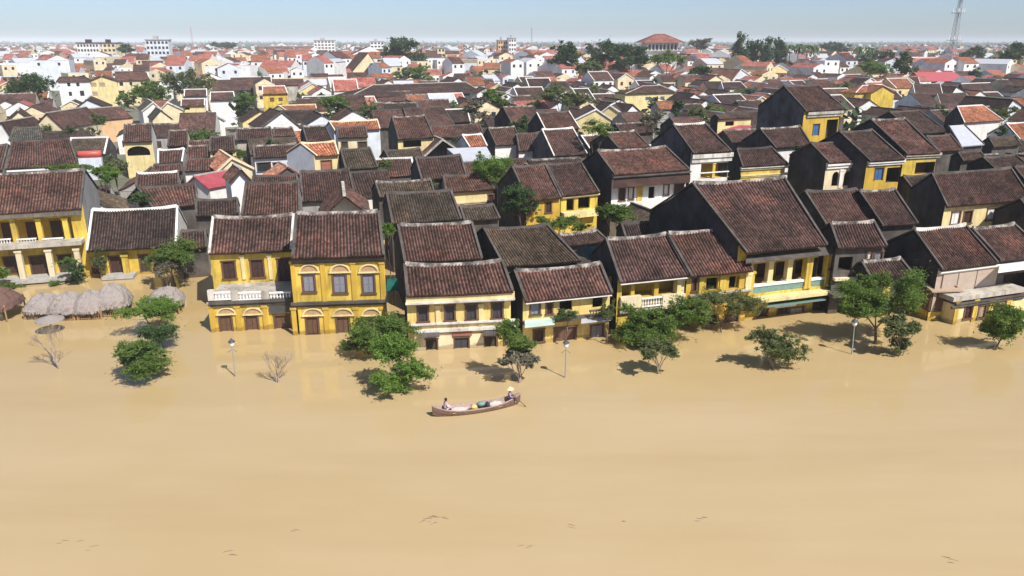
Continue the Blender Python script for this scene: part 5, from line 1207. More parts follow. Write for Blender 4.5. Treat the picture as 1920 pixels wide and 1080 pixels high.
# garden trees between the roofs
protos = []
for k, (mt, n) in enumerate([('leaf_green', 900), ('leaf_olive', 800), ('leaf_dark', 900)]):
    rt_ = random.Random(100 + k); cl = [(Vector((0, 0, 5.2)), 2.0, 2.0, 1.5), (Vector((1.2, 0.3, 4.6)), 1.4, 1.3, 1.1), (Vector((-1.2, -0.2, 4.7)), 1.4, 1.4, 1.2)]
    tb = MB(); limbs(tb, Vector((0, 0, -0.3)), cl, 0.16, rt_); lb = MB(); leaves(lb, cl, n * 2, 0.26, rt_)
    protos.append((tb.mesh('trunk', 'bark'), lb.mesh('crown', mt)))
GT = [(60, 300, 100), (212, 300, 104), (505, 268, 124), (340, 232, 150), (470, 222, 165), (560, 190, 210), (585, 150, 300), (690, 196, 168), (655, 160, 240), (842, 190, 185), (1000, 190, 190), (985, 225, 140), (1150, 190, 190), (1175, 168, 230),
      (1290, 172, 225), (1340, 196, 180), (1310, 205, 160), (1450, 155, 270), (1425, 140, 310), (1520, 150, 290), (1560, 130, 380), (1600, 196, 190), (1705, 180, 215), (1760, 205, 160), (1850, 182, 200), (1905, 165, 240), (1830, 130, 330), (1500, 128, 380),
      (1010, 128, 380), (955, 132, 370), (900, 140, 340), (560, 118, 440), (460, 128, 400), (420, 118, 430), (290, 122, 400), (230, 112, 450), (90, 112, 460), (20, 120, 430), (130, 105, 520), (640, 112, 480), (1110, 160, 250), (1230, 148, 280)]
GW = ['small garden tree poking up between the roofs', 'olive garden tree poking up between the roofs', 'dark garden tree poking up between the roofs']
GTO = []
for k, (px, py, Y) in enumerate(GT):
    t_ = at_y(px, py, Y); sc_ = max(0.75, min(2.4, t_.z / 6.2))
    r_ = tag(empty('garden_tree', (t_.x, Y, 0.1), k * 1.7), GW[k % 3], 'tree', ['green', 'olive', 'dark'][k % 3] + ' garden trees between the roofs'); r_.scale = (sc_ * (1 + 0.12 * math.sin(k * 3.1)), sc_, sc_)
    GTO.append((r_, px, py))
    for nm_, me_ in zip(('trunk', 'crown'), protos[k % 3]):
        o_ = bpy.data.objects.new(nm_, me_); COL.objects.link(o_); o_.parent = r_
# palms
def palm(label, px, ytop, Y, seed):
    rnd = random.Random(seed)
    t = at_y(px, ytop, Y); base = Vector((t.x, Y, 0.3)); h = t.z - 0.3
    root = tag(empty('palm_tree', base), label, 'palm tree', 'palms on the horizon')
    mb = MB(); mb.tube([(0, 0, 0), (0.2, 0, h * 0.5), (0, 0, h)], [0.3, 0.22, 0.18], 6); mb.build('trunk', 'bark', root)
    q = MB()
    for k in range(15):
        a = rnd.uniform(0, 6.28); el = rnd.uniform(-0.2, 1.0); L = rnd.uniform(3.2, 4.4)
        pts = []
        for i in range(6):
            s = i / 5
            pts.append(Vector((math.cos(a) * L * s * math.cos(el * 0.6), math.sin(a) * L * s * math.cos(el * 0.6), h + L * (math.sin(el) * s - 1.1 * s * s))))
        sd = Vector((-math.sin(a), math.cos(a), 0)) * 0.5
        for i in range(5):
            w0, w1 = (0.3 + 0.7 * math.sin(math.pi * (i + 0.2) / 5.4)), (0.3 + 0.7 * math.sin(math.pi * (i + 1.2) / 6.2))
            dz = Vector((0, 0, -0.25))
            q.face([pts[i], pts[i] + sd * w0 + dz, pts[i + 1] + sd * w1 + dz, pts[i + 1]]); q.face([pts[i], pts[i + 1], pts[i + 1] - sd * w1 + dz, pts[i] - sd * w0 + dz])
    q.build('fronds', 'leaf_dark', root)
for i, (px, yt, Y, nm) in enumerate([(1482, 86, 420, 'leftmost palm of the row right of the conifers'), (1498, 84, 415, 'second palm of the row right of the conifers'), (1514, 86, 420, 'third palm of the row right of the conifers'),
        (1528, 88, 430, 'rightmost palm of the row right of the conifers'), (1610, 88, 450, 'left palm by the pink roofed hall'), (1632, 90, 450, 'right palm by the pink roofed hall')]):
    palm(nm, px, yt, Y, i + 3)

# ---------------------------------------------------------------- thatched huts in the flood
def hut(label, px, py_eave, w, d, z_e, z_top, Y, mat, rz=0.2, rail=True, seed=0, ridge=0.0):
    rnd = random.Random(seed)
    c = at_y(px, py_eave, Y)
    root = tag(empty('thatched_hut', (c.x, Y, 0), rz), label, 'hut', 'thatched huts in the flood')
    mb = MB(); n = 28; rings = []
    lv = [(0.99, -0.16), (1.03, 0.0), (0.93, 0.24), (0.77, 0.50), (0.55, 0.74), (0.30, 0.92), (0.05, 1.0)]
    for s, t in lv:
        rg = []
        for k in range(n):
            a = 2 * math.pi * k / n; ca, sa = math.cos(a), math.sin(a)
            q = (abs(ca) ** 3.2 + abs(sa) ** 3.2) ** (-1 / 3.2)
            j = 1 + rnd.uniform(-.055, .055) if t < 0.8 else 1
            x = ca * q * w * s * j + (ridge * max(-1, min(1, ca * 2)) * (1 - s)); y = sa * q * d * s * j
            rg.append(mb.vert((x, y, z_e + (z_top - z_e) * t + rnd.uniform(-.08, .08))))
        rings.append(rg)
    for a, b in zip(rings, rings[1:]):
        for k in range(n): mb.f.append((a[k], a[(k + 1) % n], b[(k + 1) % n], b[k])); mb.uv.append([(0, 0)] * 4); mb.mi.append(0)
    mb.f.append(tuple(rings[-1])); mb.uv.append([(0, 0)] * n); mb.mi.append(0)
    ub = MB(); ub.face([(w * .98 * sx, d * .98 * sy, z_e - 0.02) for sx, sy in ((-.8, -.8), (-.8, .8), (.8, .8), (.8, -.8))])
    ro = mb.build('roof', mat, root)
    fr = MB()
    for lvl in range(4):
        t = (0.0, 0.22, 0.46, 0.70)[lvl]; sw = (1.03, 0.95, 0.79, 0.58)[lvl]
        for k in range(90 - lvl * 16):
            a = 2 * math.pi * rnd.random(); ca, sa = math.cos(a), math.sin(a); q = (abs(ca) ** 3.2 + abs(sa) ** 3.2) ** (-1 / 3.2)
            x, y, z = ca * q * w * sw, sa * q * d * sw, z_e + (z_top - z_e) * t + 0.05
            l = rnd.uniform(.18, .38); wd = rnd.uniform(.03, .07); tx, ty = -sa * wd, ca * wd
            dn = (x * (1 + l * .16), y * (1 + l * .16), z - l * (.75 if lvl == 0 else .55))
            fr.face([(x - tx, y - ty, z), (x + tx, y + ty, z), (dn[0] + tx * .6, dn[1] + ty * .6, dn[2]), (dn[0] - tx * .6, dn[1] - ty * .6, dn[2] + rnd.uniform(-.05, .05))])
    fr.build('thatch_fringe', mat, ro)['kind'] = 'stuff'
    for sx in (-1, 1):
        for sy in (-1, 1):
            p = MB(); p.tube([(sx * w * 0.8, sy * d * 0.8, -0.8), (sx * w * 0.8, sy * d * 0.8, z_e + 0.25)], 0.06, 6); p.build('post', 'bamboo', root)
    if rail:
        for sy in (-1, 1):
            r = MB(); r.tube([(-w * .8, sy * d * .8, 0.5), (w * .8, sy * d * .8, 0.5)], 0.03, 5); r.tube([(-w * .8, sy * d * .8, 0.12), (w * .8, sy * d * .8, 0.12)], 0.03, 5)
            m = max(4, int(w * 1.6 / 0.16))
            for i in range(m):
                x = -w * .8 + w * 1.6 * (i + .5) / m; r.tube([(x, sy * d * .8, 0.0), (x, sy * d * .8, 0.5)], 0.022, 4)
            r.build('railing', 'bamboo', root)
YH = yw(150, 603)
hut('grey thatched hut, leftmost of the joined row', 84, 580, 1.3, 1.4, 0.72, 1.8, YH + 1.6, 'thatch', 0.05, True, 1)
hut('grey thatched hut, second from left of the joined row', 130, 581, 1.32, 1.4, 0.78, 2.0, YH + 1.3, 'thatch', 0.1, True, 2)
hut('grey thatched hut, third from left of the joined row', 174, 580, 1.3, 1.4, 0.8, 2.1, YH + 1.5, 'thatch', 0.12, True, 3)
hut('grey thatched hut, rightmost and tallest of the joined row', 214, 573, 1.3, 1.5, 0.95, 2.4, YH + 2.3, 'thatch', 0.2, True, 4)
hut('lone brown thatched hut behind the feathery tree', 312, 573, 1.4, 1.5, 0.9, 2.0, yw(312, 592) + 1.2, 'thatch', 0.25, False, 5)
hut('dark brown hut roof cut by the left edge', -6, 575, 1.7, 1.8, 1.15, 2.4, yw(0, 602) + 1.0, 'thatch_brown', 0.1, False, 6)
c = at_z(98, 624, 0)
pr = tag(empty('thatched_parasol', c), 'small round thatched parasol before the joined huts', 'parasol')
rnd = random.Random(5)
mb = MB(); mb.lathe(0, 0, [(1.0, 1.02), (0.98, 1.10), (0.6, 1.22), (0.2, 1.36), (0.03, 1.42)], 16); mb.build('canopy', 'thatch', pr)
mb = MB(); mb.tube([(0, 0, -0.8), (0, 0, 1.2)], 0.05, 6); mb.build('pole', 'bamboo', pr)
mb = MB()
for k in range(6): mb.tube([(0, 0, 0.85), (math.cos(k * 1.047) * .8, math.sin(k * 1.047) * .8, 1.06)], 0.02, 4)
mb.build('ribs', 'bamboo', pr)

# ---------------------------------------------------------------- street lamps in the flood
def lamp(label, bx, by, tilt=0.0):
    c = at_z(bx, by, 0)
    r = tag(empty('street_lamp', c), label, 'street lamp', 'street lamps standing in the flood'); r.rotation_euler = (0, tilt, 0)
    h = 2.1
    mb = MB(); mb.tube([(0, 0, -0.8), (0, 0, 0.3), (0, 0, h)], [0.055, 0.045, 0.032], 8); mb.build('post', 'steel_grey', r)
    mb = MB(); mb.lathe(0, 0, [(0.03, h), (0.07, h + 0.03), (0.15, h + 0.12), (0.17, h + 0.26), (0.12, h + 0.36)], 10); mb.build('globe', 'paint_white', r, True)
    mb = MB(); mb.lathe(0, 0, [(0.23, h + 0.36), (0.19, h + 0.42), (0.07, h + 0.52), (0.02, h + 0.62)], 10); mb.build('cap', 'iron_dark', r)
    mb = MB(); mb.tube([(-0.28, 0, h - 0.35), (0, 0, h - 0.12), (0.28, 0, h - 0.35)], 0.018, 5); mb.build('bracket', 'iron_dark', r)
lamp('street lamp standing in the flood left of the small leafless tree', 442, 706)
lamp('street lamp standing in the flood before the teal awning house', 1060, 708)
lamp('street lamp leaning beside the broadest waterside tree', 1597, 664, -0.05)

# ---------------------------------------------------------------- bits between the houses
def sheet(name, label, cat, pts, mat, sag=0.15):
    """hanging or lying tarpaulin given by three-dimensional corners"""
    P = [Vector(p) for p in pts]; n = 6; mb = MB(); o = P[0].copy()
    g = lambda i, j: (P[0].lerp(P[1], i / n)).lerp(P[3].lerp(P[2], i / n), j / n) - o + Vector((0, 0, -sag * math.sin(math.pi * i / n) * math.sin(math.pi * j / n) + 0.05 * math.sin(i * 2.1 + j * 1.7)))
    for t in (0.0, -0.02):
        for i in range(n):
            for j in range(n):
                q = [g(i, j), g(i + 1, j), g(i + 1, j + 1), g(i, j + 1)]
                q = [v + Vector((0, 0, t)) for v in q]
                mb.face(q if t == 0 else q[::-1])
    ob = mb.build(name, mat); ob.location = o
    tag(ob, label, cat)
sheet('tarpaulin', 'blue plastic tarpaulin hanging in the alley behind the teal awning house', 'tarpaulin', [at_z(1074, 474, 3.5), at_z(1108, 488, 3.2), at_z(1116, 462, 4.6), at_z(1092, 462, 4.4)], 'sheet_blue')
sheet('tarpaulin', 'dark green tarpaulin in the alley right of the corner house', 'tarpaulin', [at_z(724, 546, 3.0), at_z(748, 544, 3.0), at_z(745, 522, 4.0), at_z(726, 522, 4.0)], 'sheet_green')
c = at_z(170, 300, 6.6)
wt = tag(empty('water_tank', c, 0.3), 'red horizontal water tank on a pale blue stand among the left roofs', 'water tank')
mb = MB(); mb.tube([(-1.35, 0, 0.75), (-1.25, 0, 0.75), (1.25, 0, 0.75), (1.35, 0, 0.75)], [0.25, 0.42, 0.42, 0.25], 14); mb.build('tank', 'water_tank', wt, True)
mb = MB(); mb.box(-1.3, 1.3, -0.45, 0.45, -2.5, 0.3); mb.build('stand', 'white_blue', wt)

# ---------------------------------------------------------------- the boat
bow, stern = at_z(811, 782, 0), at_z(975, 757, 0)
ax = (stern - bow); LB = ax.length
boat = tag(empty('wooden_boat', (bow + stern) / 2, math.atan2(ax.y, ax.x)), 'long narrow wooden rowing boat loaded with bundles on the muddy water', 'boat')
def hull(mb, wmax, inset, nst=18, flip=False):
    secs = []
    for i in range(nst + 1):
        t = i / nst; x = (t - 0.5) * LB
        w = wmax * (math.sin(math.pi * min(0.985, max(0.015, t))) ** 0.62) - inset
        w = max(0.03, w)
        sh = 0.30 + 0.42 * abs(2 * t - 1) ** 3.2
        kz = -0.16 + 0.34 * abs(2 * t - 1) ** 4 + inset * 1.6
        secs.append([(x, -w, sh), (x, -w * 0.92, sh * 0.55 + kz * 0.45), (x, -w * 0.55, kz), (x, w * 0.55, kz), (x, w * 0.92, sh * 0.55 + kz * 0.45), (x, w, sh)])
    for a, b in zip(secs, secs[1:]):
        for k in range(5):
            q = [a[k], b[k], b[k + 1], a[k + 1]]
            mb.face(q[::-1] if flip else q)
    return secs
mb = MB(); S1 = hull(mb, 0.52, 0.0); mb.face(S1[0]); mb.face(S1[-1][::-1]); mb.build('hull', 'hull_wood', boat)
mb = MB(); S2 = hull(mb, 0.52, 0.06, flip=True); mb.build('hull_lining', 'hull_inside', boat)
for sd in (0, 5):
    mb = MB()
    for a, b, c_, d_ in zip(S1, S1[1:], S2, S2[1:]):
        up = Vector((0, 0, 0.035))
        p = [Vector(a[sd]), Vector(b[sd]), Vector(d_[sd]), Vector(c_[sd])]
        mb.hexa([v - up * 0.3 for v in p] + [v + up for v in p])
    mb.build('gunwale', 'hull_inside', boat)
for x in (-1.5, -0.1, 1.35):
    mb = MB(); mb.box(x - 0.11, x + 0.11, -0.43, 0.43, 0.22, 0.255); mb.build('thwart', 'wood_pale', boat)
BM = Matrix.Translation(boat.location) @ Matrix.Rotation(boat.rotation_euler.z, 4, 'Z')
def lump(name, label, x, y, z, sx, sy, sz, mat, seed):
    rnd = random.Random(seed); mb = MB(); nu, nv = 12, 8; vs = []
    for j in range(nv + 1):
        for i in range(nu):
            th = math.pi * j / nv; ph = 2 * math.pi * i / nu; k = 1 + rnd.uniform(-.13, .13)
            vs.append(mb.vert((sx * k * math.sin(th) * math.cos(ph), sy * k * math.sin(th) * math.sin(ph), max(-sz * 0.55, sz * k * math.cos(th)))))
    for j in range(nv):
        for i in range(nu):
            mb.f.append((vs[j * nu + i], vs[(j + 1) * nu + i], vs[(j + 1) * nu + (i + 1) % nu], vs[j * nu + (i + 1) % nu])); mb.uv.append([(0, 0)] * 4); mb.mi.append(0)
    o = mb.build(name, mat, None, True); o.matrix_world = BM @ Matrix.Translation((x, y, z))
    tag(o, label, 'bundle' if 'bundle' in name else name.replace('_', ' '), 'load of the wooden boat')
lump('cloth_bundle', 'pale cloth bundle at the bow end of the boat', -1.15, 0.0, 0.22, 0.55, 0.28, 0.17, 'sack_pale', 1)
lump('sack', 'yellow sack in the middle of the boat', -0.22, -0.12, 0.32, 0.20, 0.17, 0.15, 'sack_yellow', 2)
lump('tarpaulin_bundle', 'teal tarpaulin bundle amidships in the boat', 0.32, 0.16, 0.30, 0.28, 0.20, 0.15, 'tarp_teal', 3)
lump('cloth_bundle', 'black bundle next to the teal one in the boat', 0.66, -0.02, 0.28, 0.16, 0.24, 0.18, 'cloth_dark', 4)
lump('cloth_bundle', 'large pale bundle at the stern end of the boat', 1.12, -0.02, 0.24, 0.48, 0.30, 0.19, 'sack_pale', 5)

def skinned(name, joints, edges, mat, parent, root=0, sub=2):
    bm = bmesh.new(); lay = bm.verts.layers.skin.verify()
    vs = []
    for i, (p, r_) in enumerate(joints):
        v = bm.verts.new(p); v[lay].radius = (r_, r_) if not isinstance(r_, tuple) else r_; v[lay].use_root = (i == root); vs.append(v)
    for a, b in edges: bm.edges.new((vs[a], vs[b]))
    me = bpy.data.meshes.new(name); bm.to_mesh(me); bm.free()
    me.materials.append(MATS[mat])
    o = bpy.data.objects.new(name, me); COL.objects.link(o); o.parent = parent
    sk = o.modifiers.new('skin', 'SKIN'); sk.use_smooth_shade = True
    ss = o.modifiers.new('sub', 'SUBSURF'); ss.levels = sub; ss.render_levels = sub
    return o
def person(label, x, y, z, face, shirt, trousers, hat, reach):
    """sitting figure; local +x is where it looks; z is the seat"""
    p = tag(empty('person', (BM @ Vector((x, y, z))), boat.rotation_euler.z + face), label, 'person')
    J = [((0, 0, 0.10), 0.125), ((0.02, 0, 0.30), 0.115), ((0.05, 0, 0.47), 0.13), ((0.06, 0, 0.57), 0.06), ((0.075, 0, 0.645), 0.06), ((0.085, 0, 0.72), (0.085, 0.075)), ((0.08, 0, 0.80), (0.075, 0.07)), ((0.17, 0, 0.70), 0.018)]
    E = [(0, 1), (1, 2), (2, 3), (3, 4), (4, 5), (5, 6), (5, 7)]
    ts, tt = [], []
    for sd in (-1, 1):
        b = len(J)
        J += [((0.05, sd * 0.17, 0.50), 0.055), ((0.12, sd * 0.22, 0.28), 0.043), ((reach, sd * 0.14, 0.26), 0.032), ((reach + 0.075, sd * 0.13, 0.255), (0.03, 0.022))]
        E += [(2, b), (b, b + 1), (b + 1, b + 2), (b + 2, b + 3)]
        h = b + 3
        for k, (dy, L) in enumerate(((-0.027, 0.075), (-0.009, 0.085), (0.009, 0.08), (0.026, 0.06))):
            c0 = len(J); hx = reach + 0.075
            J += [((hx + 0.035, sd * 0.13 + dy, 0.255), 0.0085), ((hx + L * 0.8, sd * 0.13 + dy * 1.2, 0.245), 0.008), ((hx + L, sd * 0.13 + dy * 1.2, 0.22), 0.007)]
            E += [(h, c0), (c0, c0 + 1), (c0 + 1, c0 + 2)]
        c0 = len(J); J += [((reach + 0.085, sd * 0.13 - sd * 0.045, 0.25), 0.009), ((reach + 0.12, sd * 0.13 - sd * 0.05, 0.235), 0.008)]; E += [(h, c0), (c0, c0 + 1)]
        b = len(J)
        J += [((0.10, sd * 0.10, 0.10), 0.085), ((0.42, sd * 0.14, 0.24), 0.062), ((0.40, sd * 0.13, -0.10), 0.042), ((0.50, sd * 0.13, -0.15), 0.035)]
        E += [(0, b), (b, b + 1), (b + 1, b + 2), (b + 2, b + 3)]
        ts.append(sd); tt.append(b)
    body = skinned('body', J, E, 'skin', p)
    g = 1.16
    TJ = [((0, 0, 0.08), 0.15), ((0.02, 0, 0.30), 0.135), ((0.05, 0, 0.48), 0.15), ((0.06, 0, 0.56), 0.075)]; TE = [(0, 1), (1, 2), (2, 3)]
    for sd in (-1, 1):
        b = len(TJ); TJ += [((0.05, sd * 0.17, 0.50), 0.07), ((0.12, sd * 0.22, 0.28), 0.057), ((reach - 0.04, sd * 0.15, 0.265), 0.046)]; TE += [(2, b), (b, b + 1), (b + 1, b + 2)]
    skinned('shirt', TJ, TE, shirt, p)
    TJ = [((0, 0, 0.09), 0.15)]; TE = []
    for sd in (-1, 1):
        b = len(TJ); TJ += [((0.10, sd * 0.10, 0.10), 0.10), ((0.42, sd * 0.14, 0.24), 0.076), ((0.40, sd * 0.13, -0.07), 0.056)]; TE += [(0, b), (b, b + 1), (b + 1, b + 2)]
    skinned('trousers', TJ, TE, trousers, p)
    q = MB(); q.lathe(0.065, 0, [(0.05, 0.66), (0.092, 0.70), (0.100, 0.76), (0.088, 0.83), (0.05, 0.875), (0.01, 0.885)], 12); q.build('hair', 'hair', p, True)
    fm = MB()
    for sd in (-1, 1): fm.lathe(0.165, sd * 0.032, [(0.004, 0.722), (0.010, 0.727), (0.004, 0.734)], 6)
    fm.build('eyes', 'hair', p)
    fm = MB(); fm.box(0.155, 0.168, -0.022, 0.022, 0.672, 0.680); fm.build('mouth', 'lantern_red', p)
    if hat:
        q = MB(); q.lathe(0.075, 0, [(0.27, 0.775), (0.275, 0.785), (0.15, 0.88), (0.02, 0.965)], 20); q.lathe(0.075, 0, [(0.262, 0.77), (0.14, 0.862), (0.02, 0.945)], 20)
        q.build('conical_hat', 'straw', p)
    p.scale = (0.88, 0.88, 0.88)
    return p
person('person in lilac clothes with dark hair sitting at the bow', -1.95, 0.0, 0.34, 0.15, 'cloth_lilac', 'cloth_lilac', False, 0.34)
person('person in a straw conical hat sitting at the stern with an oar', 2.02, 0.0, 0.40, -0.35, 'cloth_purple', 'cloth_dark', True, 0.30)
oa = tag(empty('oar', BM @ Vector((2.35, -0.22, 0.62)), 0), 'wooden oar reaching from the stern into the water', 'oar')
tip = at_z(990, 766, -0.12) - oa.location
mb = MB(); mb.tube([-tip * 0.35, tip * 0.75], 0.022, 6); mb.build('shaft', 'wood_brown', oa)
bd = tip.normalized(); sdv = bd.cross(Vector((0, 0, 1))).normalized()
mb = MB(); a, b = tip * 0.75, tip * 1.02; up = sdv.cross(bd) * 0.012
mb.hexa([a - sdv * .03 - up, a + sdv * .03 - up, b + sdv * .08 - up, b - sdv * .08 - up, a - sdv * .03 + up, a + sdv * .03 + up, b + sdv * .08 + up, b - sdv * .08 + up]); mb.build('blade', 'wood_brown', oa)

# ---------------------------------------------------------------- floating debris
for i, (px, py, n, L) in enumerate([(818, 972, 7, 0.5), (806, 979, 5, 0.4), (1303, 974, 4, 0.5), (132, 1014, 3, 0.45), (176, 1028, 2, 0.35), (421, 1036, 3, 0.5), (985, 1026, 3, 0.4), (1172, 974, 2, 0.3), (1790, 1050, 4, 0.5), (1072, 988, 2, 0.3), (548, 995, 2, 0.3)]):
    rnd = random.Random(i); c = at_z(px, py, 0); mb = MB()
    for k in range(n):
        x, y, a = rnd.uniform(-L, L), rnd.uniform(-.18, .18), rnd.uniform(-.6, .6); l = rnd.uniform(.08, .22)
        mb.tube([(x - l * math.cos(a), y - l * math.sin(a), 0.0), (x, y, 0.015), (x + l * math.cos(a), y + l * math.sin(a), 0.0)], rnd.uniform(.006, .014), 4)
    o = mb.build('floating_twigs', 'bark'); o.location = c
    tag(o, ['largest tuft of floating twigs in the near water', 'small tuft of twigs left of the largest floating tuft', 'floating twigs in the near water right of the middle', 'floating twigs near the lower left corner',
            'single twigs right of those in the lower left corner', 'floating twigs on the lower left water', 'floating twigs at the bottom below the boat', 'tiny twig scrap right of the boat on the near water',
            'floating twigs near the lower right corner', 'tiny twig scrap between the floating tufts', 'tiny twig scrap on the near water left of the largest tuft'][i], 'twigs', 'twigs floating on the river')
# ---------------------------------------------------------------- landmarks on the skyline
def block(label, x0, y0, x1, Y, depth, wall, roof, rows, cols, rz=0.25, name='apartment_block', cat='building', zb=0.2, win='glass_dark', gap=3.2):
    a, b = at_y(x0, y0, Y), at_y(x1, y0, Y)
    z1, w = a.z, (b.x - a.x)
    r = tag(empty(name, (a.x, Y, 0), rz), label, cat)
    mb = MB(); mb.box(0, w, 0, depth, zb, z1); mb.build('wall', wall, r)
    if roof:
        mb = MB(); mb.box(-0.4, w + 0.4, -0.5, depth + 0.4, z1 + 0.003, z1 + 0.5); mb.box(w * 0.3, w * 0.5, depth * .3, depth * .6, z1 + 0.503, z1 + 2.6); mb.build('roof', roof, r)
    pw = w / cols
    me = MB(); me.box(-pw * .3, pw * .3, -0.05, -0.004, -0.8, 0.8); me = me.mesh('window', win)
    for i in range(rows):
        for j in range(cols):
            o = bpy.data.objects.new('window', me); COL.objects.link(o); o.parent = r
            o.location = (pw * (j + .5), 0, z1 - 1.6 - i * gap)
    return r
block('white school block with three rows of windows on the left horizon', 143, 81, 182, 560, 14, 'white_clean', 'tile_red', 3, 7, 0.1)
block('plain white block right of the windowed school block', 184, 81, 214, 565, 14, 'cream', 'tile_red', 3, 4, 0.1)
block('tall white blue tinted block standing alone on the left horizon', 272, 75, 312, 520, 12, 'white_blue', 'concrete', 4, 6, 0.25)
block('white windowed block behind the long market hall', 588, 76, 626, 900, 18, 'white_clean', 'concrete', 4, 6, 0.15)
block('small white block left of the great banyan tree', 694, 78, 720, 800, 14, 'white_clean', 'concrete', 2, 4, 0.2)
block('pink tinted block of flats on the horizon right of the banyan', 934, 76, 952, 620, 10, 'peach', 'concrete', 3, 4, 0.15)
block('slim white tower block on the horizon', 954, 72, 968, 610, 9, 'white_clean', 'concrete', 4, 3, 0.15)
block('low white office block before the slim tower block', 815, 90, 834, 560, 10, 'cream', 'concrete', 2, 3, 0.2)
# pavilion
Yp = 400
a, b = at_y(1212, 80, Yp), at_y(1276, 80, Yp); w_ = b.x - a.x; ze_, zr_ = a.z, at_y(1240, 64, Yp).z
pv = tag(empty('pavilion_tower', (a.x, Yp, 0), 0.08), 'red hip roofed pavilion tower rising above the trees on the horizon', 'pavilion')
mb = MB(); o_ = 2.2; d_ = w_ * 0.8
q = [(-o_, -o_, ze_), (w_ + o_, -o_, ze_), (w_ + o_, d_ + o_, ze_), (-o_, d_ + o_, ze_)]; A, B = (w_ * .36, d_ / 2, zr_), (w_ * .64, d_ / 2, zr_)
UV = [(0, 0), (20, 0), (14, 8), (6, 8)]
mb.face([q[0], q[1], B, A], UV); mb.face([q[1], q[2], B], UV[:3]); mb.face([q[2], q[3], A, B], UV); mb.face([q[3], q[0], A], UV[:3]); mb.face(q[::-1]); ro = mb.build('roof', 'tile_pink', pv)
mb = MB()
for p, t in ((q[0], A), (q[1], B), (q[2], B), (q[3], A), (A, B)): mb.tube([p, t], 0.2, 5)
mb.build('ridge_cap', 'tile_terracotta', ro)
mb = MB(); mb.box(0.8, w_ - 0.8, 0.8, d_ - 0.8, 0.2, ze_ - 0.004); mb.build('wall', 'white', pv)
for i in range(9):
    mb = MB(); x = w_ * (i + .5) / 9; mb.box(x - .22, x + .22, 0, .44, ze_ - 3.6, ze_ - .01); mb.build('column', 'paint_white', pv)
mb = MB(); mb.box(-0.6, w_ + .6, -.6, d_ + .6, ze_ - 4.1, ze_ - 3.6); mb.build('terrace', 'stone_pale', pv)
for i in range(8):
    mb = MB(); x = w_ * (i + 1) / 9; mb.box(x - .5, x + .5, 0.74, .79, ze_ - 3.2, ze_ - 1.0); mb.build('window', 'glass_dark', pv)
# lattice mast
def lattice(label, px, ytop, Y, w0, w1, name, mat, zb=0.3, plat=()):
    t = at_y(px, ytop, Y); h = t.z
    r = tag(empty(name, (t.x, Y, 0), 0.4), label, 'mast')
    P = lambda k, z: ((1 if k in (0, 3) else -1) * (w0 + (w1 - w0) * z / h) / 2, (1 if k in (0, 1) else -1) * (w0 + (w1 - w0) * z / h) / 2, z)
    for k in range(4):
        mb = MB(); mb.tube([P(k, zb), P(k, h)], max(0.06, w0 * 0.028), 4); mb.build('leg', mat, r)
    n = max(6, int(h / max(1.2, (w0 + w1) / 2))); q = MB()
    for i in range(n):
        z0, z1 = zb + (h - zb) * i / n, zb + (h - zb) * (i + 1) / n
        for k in range(4):
            q.tube([P(k, z0), P((k + 1) % 4, z1)], w0 * 0.014 + 0.02, 3, False); q.tube([P((k + 1) % 4, z0), P(k, z1)], w0 * 0.014 + 0.02, 3, False); q.tube([P(k, z1), P((k + 1) % 4, z1)], w0 * 0.014 + 0.02, 3, False)
    q.build('bracing', mat, r)['kind'] = 'stuff'
    for z in plat:
        mb = MB(); s = w0 * .75; mb.box(-s, s, -s, s, z, z + .25); mb.build('platform', 'steel_grey', r)
        for k in range(5):
            a = k * 1.26; mb = MB(); mb.box(-.18 + s * math.cos(a), .18 + s * math.cos(a), -.12 + s * math.sin(a), .12 + s * math.sin(a), z + .3, z + 2.4); mb.build('antenna', 'paint_white', r)
lattice('steel lattice telecom mast cut by the top edge on the right', 1806, -26, 450, 3.8, 1.0, 'telecom_mast', 'steel_grey', 0.3, (21.5, 36, 44))
lattice('thin distant mast on the left horizon', 357, 50, 900, 1.6, 0.9, 'radio_mast', 'steel_red')
lattice('thin distant mast right of the slim tower block', 997, 52, 900, 1.6, 0.9, 'radio_mast', 'steel_grey')

# ---------------------------------------------------------------- the rest of the town: lots between and behind the houses above
LAND = [(60, 160, 'the far left dark tree'), (192, 165, 'the cream school gable'), (335, 160, 'the tall dull green tree'), (515, 178, 'the yellow white edged house'), (620, 200, 'the brick red roofs'),
        (780, 168, 'the long temple roof'), (755, 100, 'the great banyan'), (930, 185, 'the temple tree'), (1060, 180, 'the olive shrub row'), (1220, 175, 'the blue shuttered house'), (1240, 85, 'the pavilion tower'),
        (1395, 145, 'the pale verged white gable'), (1430, 95, 'the conifer group'), (1500, 190, 'the slate grey gable'), (1640, 180, 'the yellow tower house'), (1770, 145, 'the wide crimson hall'), (1760, 115, 'the long red school roof'),
        (1835, 215, 'the white verged orange roof'), (440, 270, 'the dark open pavilion'), (600, 290, 'the orange roofed house'), (770, 250, 'the dark veranda'), (920, 315, 'the bright green round tree'), (1050, 265, 'the orange striped roof'),
        (1330, 260, 'the white framed gallery'), (1700, 300, 'the blue doored loggia'), (150, 290, 'the red water tank'), (150, 90, 'the white school block')]
gc_ = {}
for r_, px, py in sorted(GTO, key=lambda t: min((t[1] - l[0]) ** 2 + 4 * (t[2] - l[1]) ** 2 for l in LAND)):
    L = min(LAND, key=lambda l: (px - l[0]) ** 2 + 4 * (py - l[1]) ** 2); k = (L[2], r_['group']); n_ = gc_.get(k, 0); gc_[k] = n_ + 1
    r_['label'] = '%s garden tree poking above roofs, %s %s' % (r_['group'].split()[0], ['nearest', 'second nearest', 'third nearest', 'fourth nearest'][n_], L[2])
YAW = R(20)
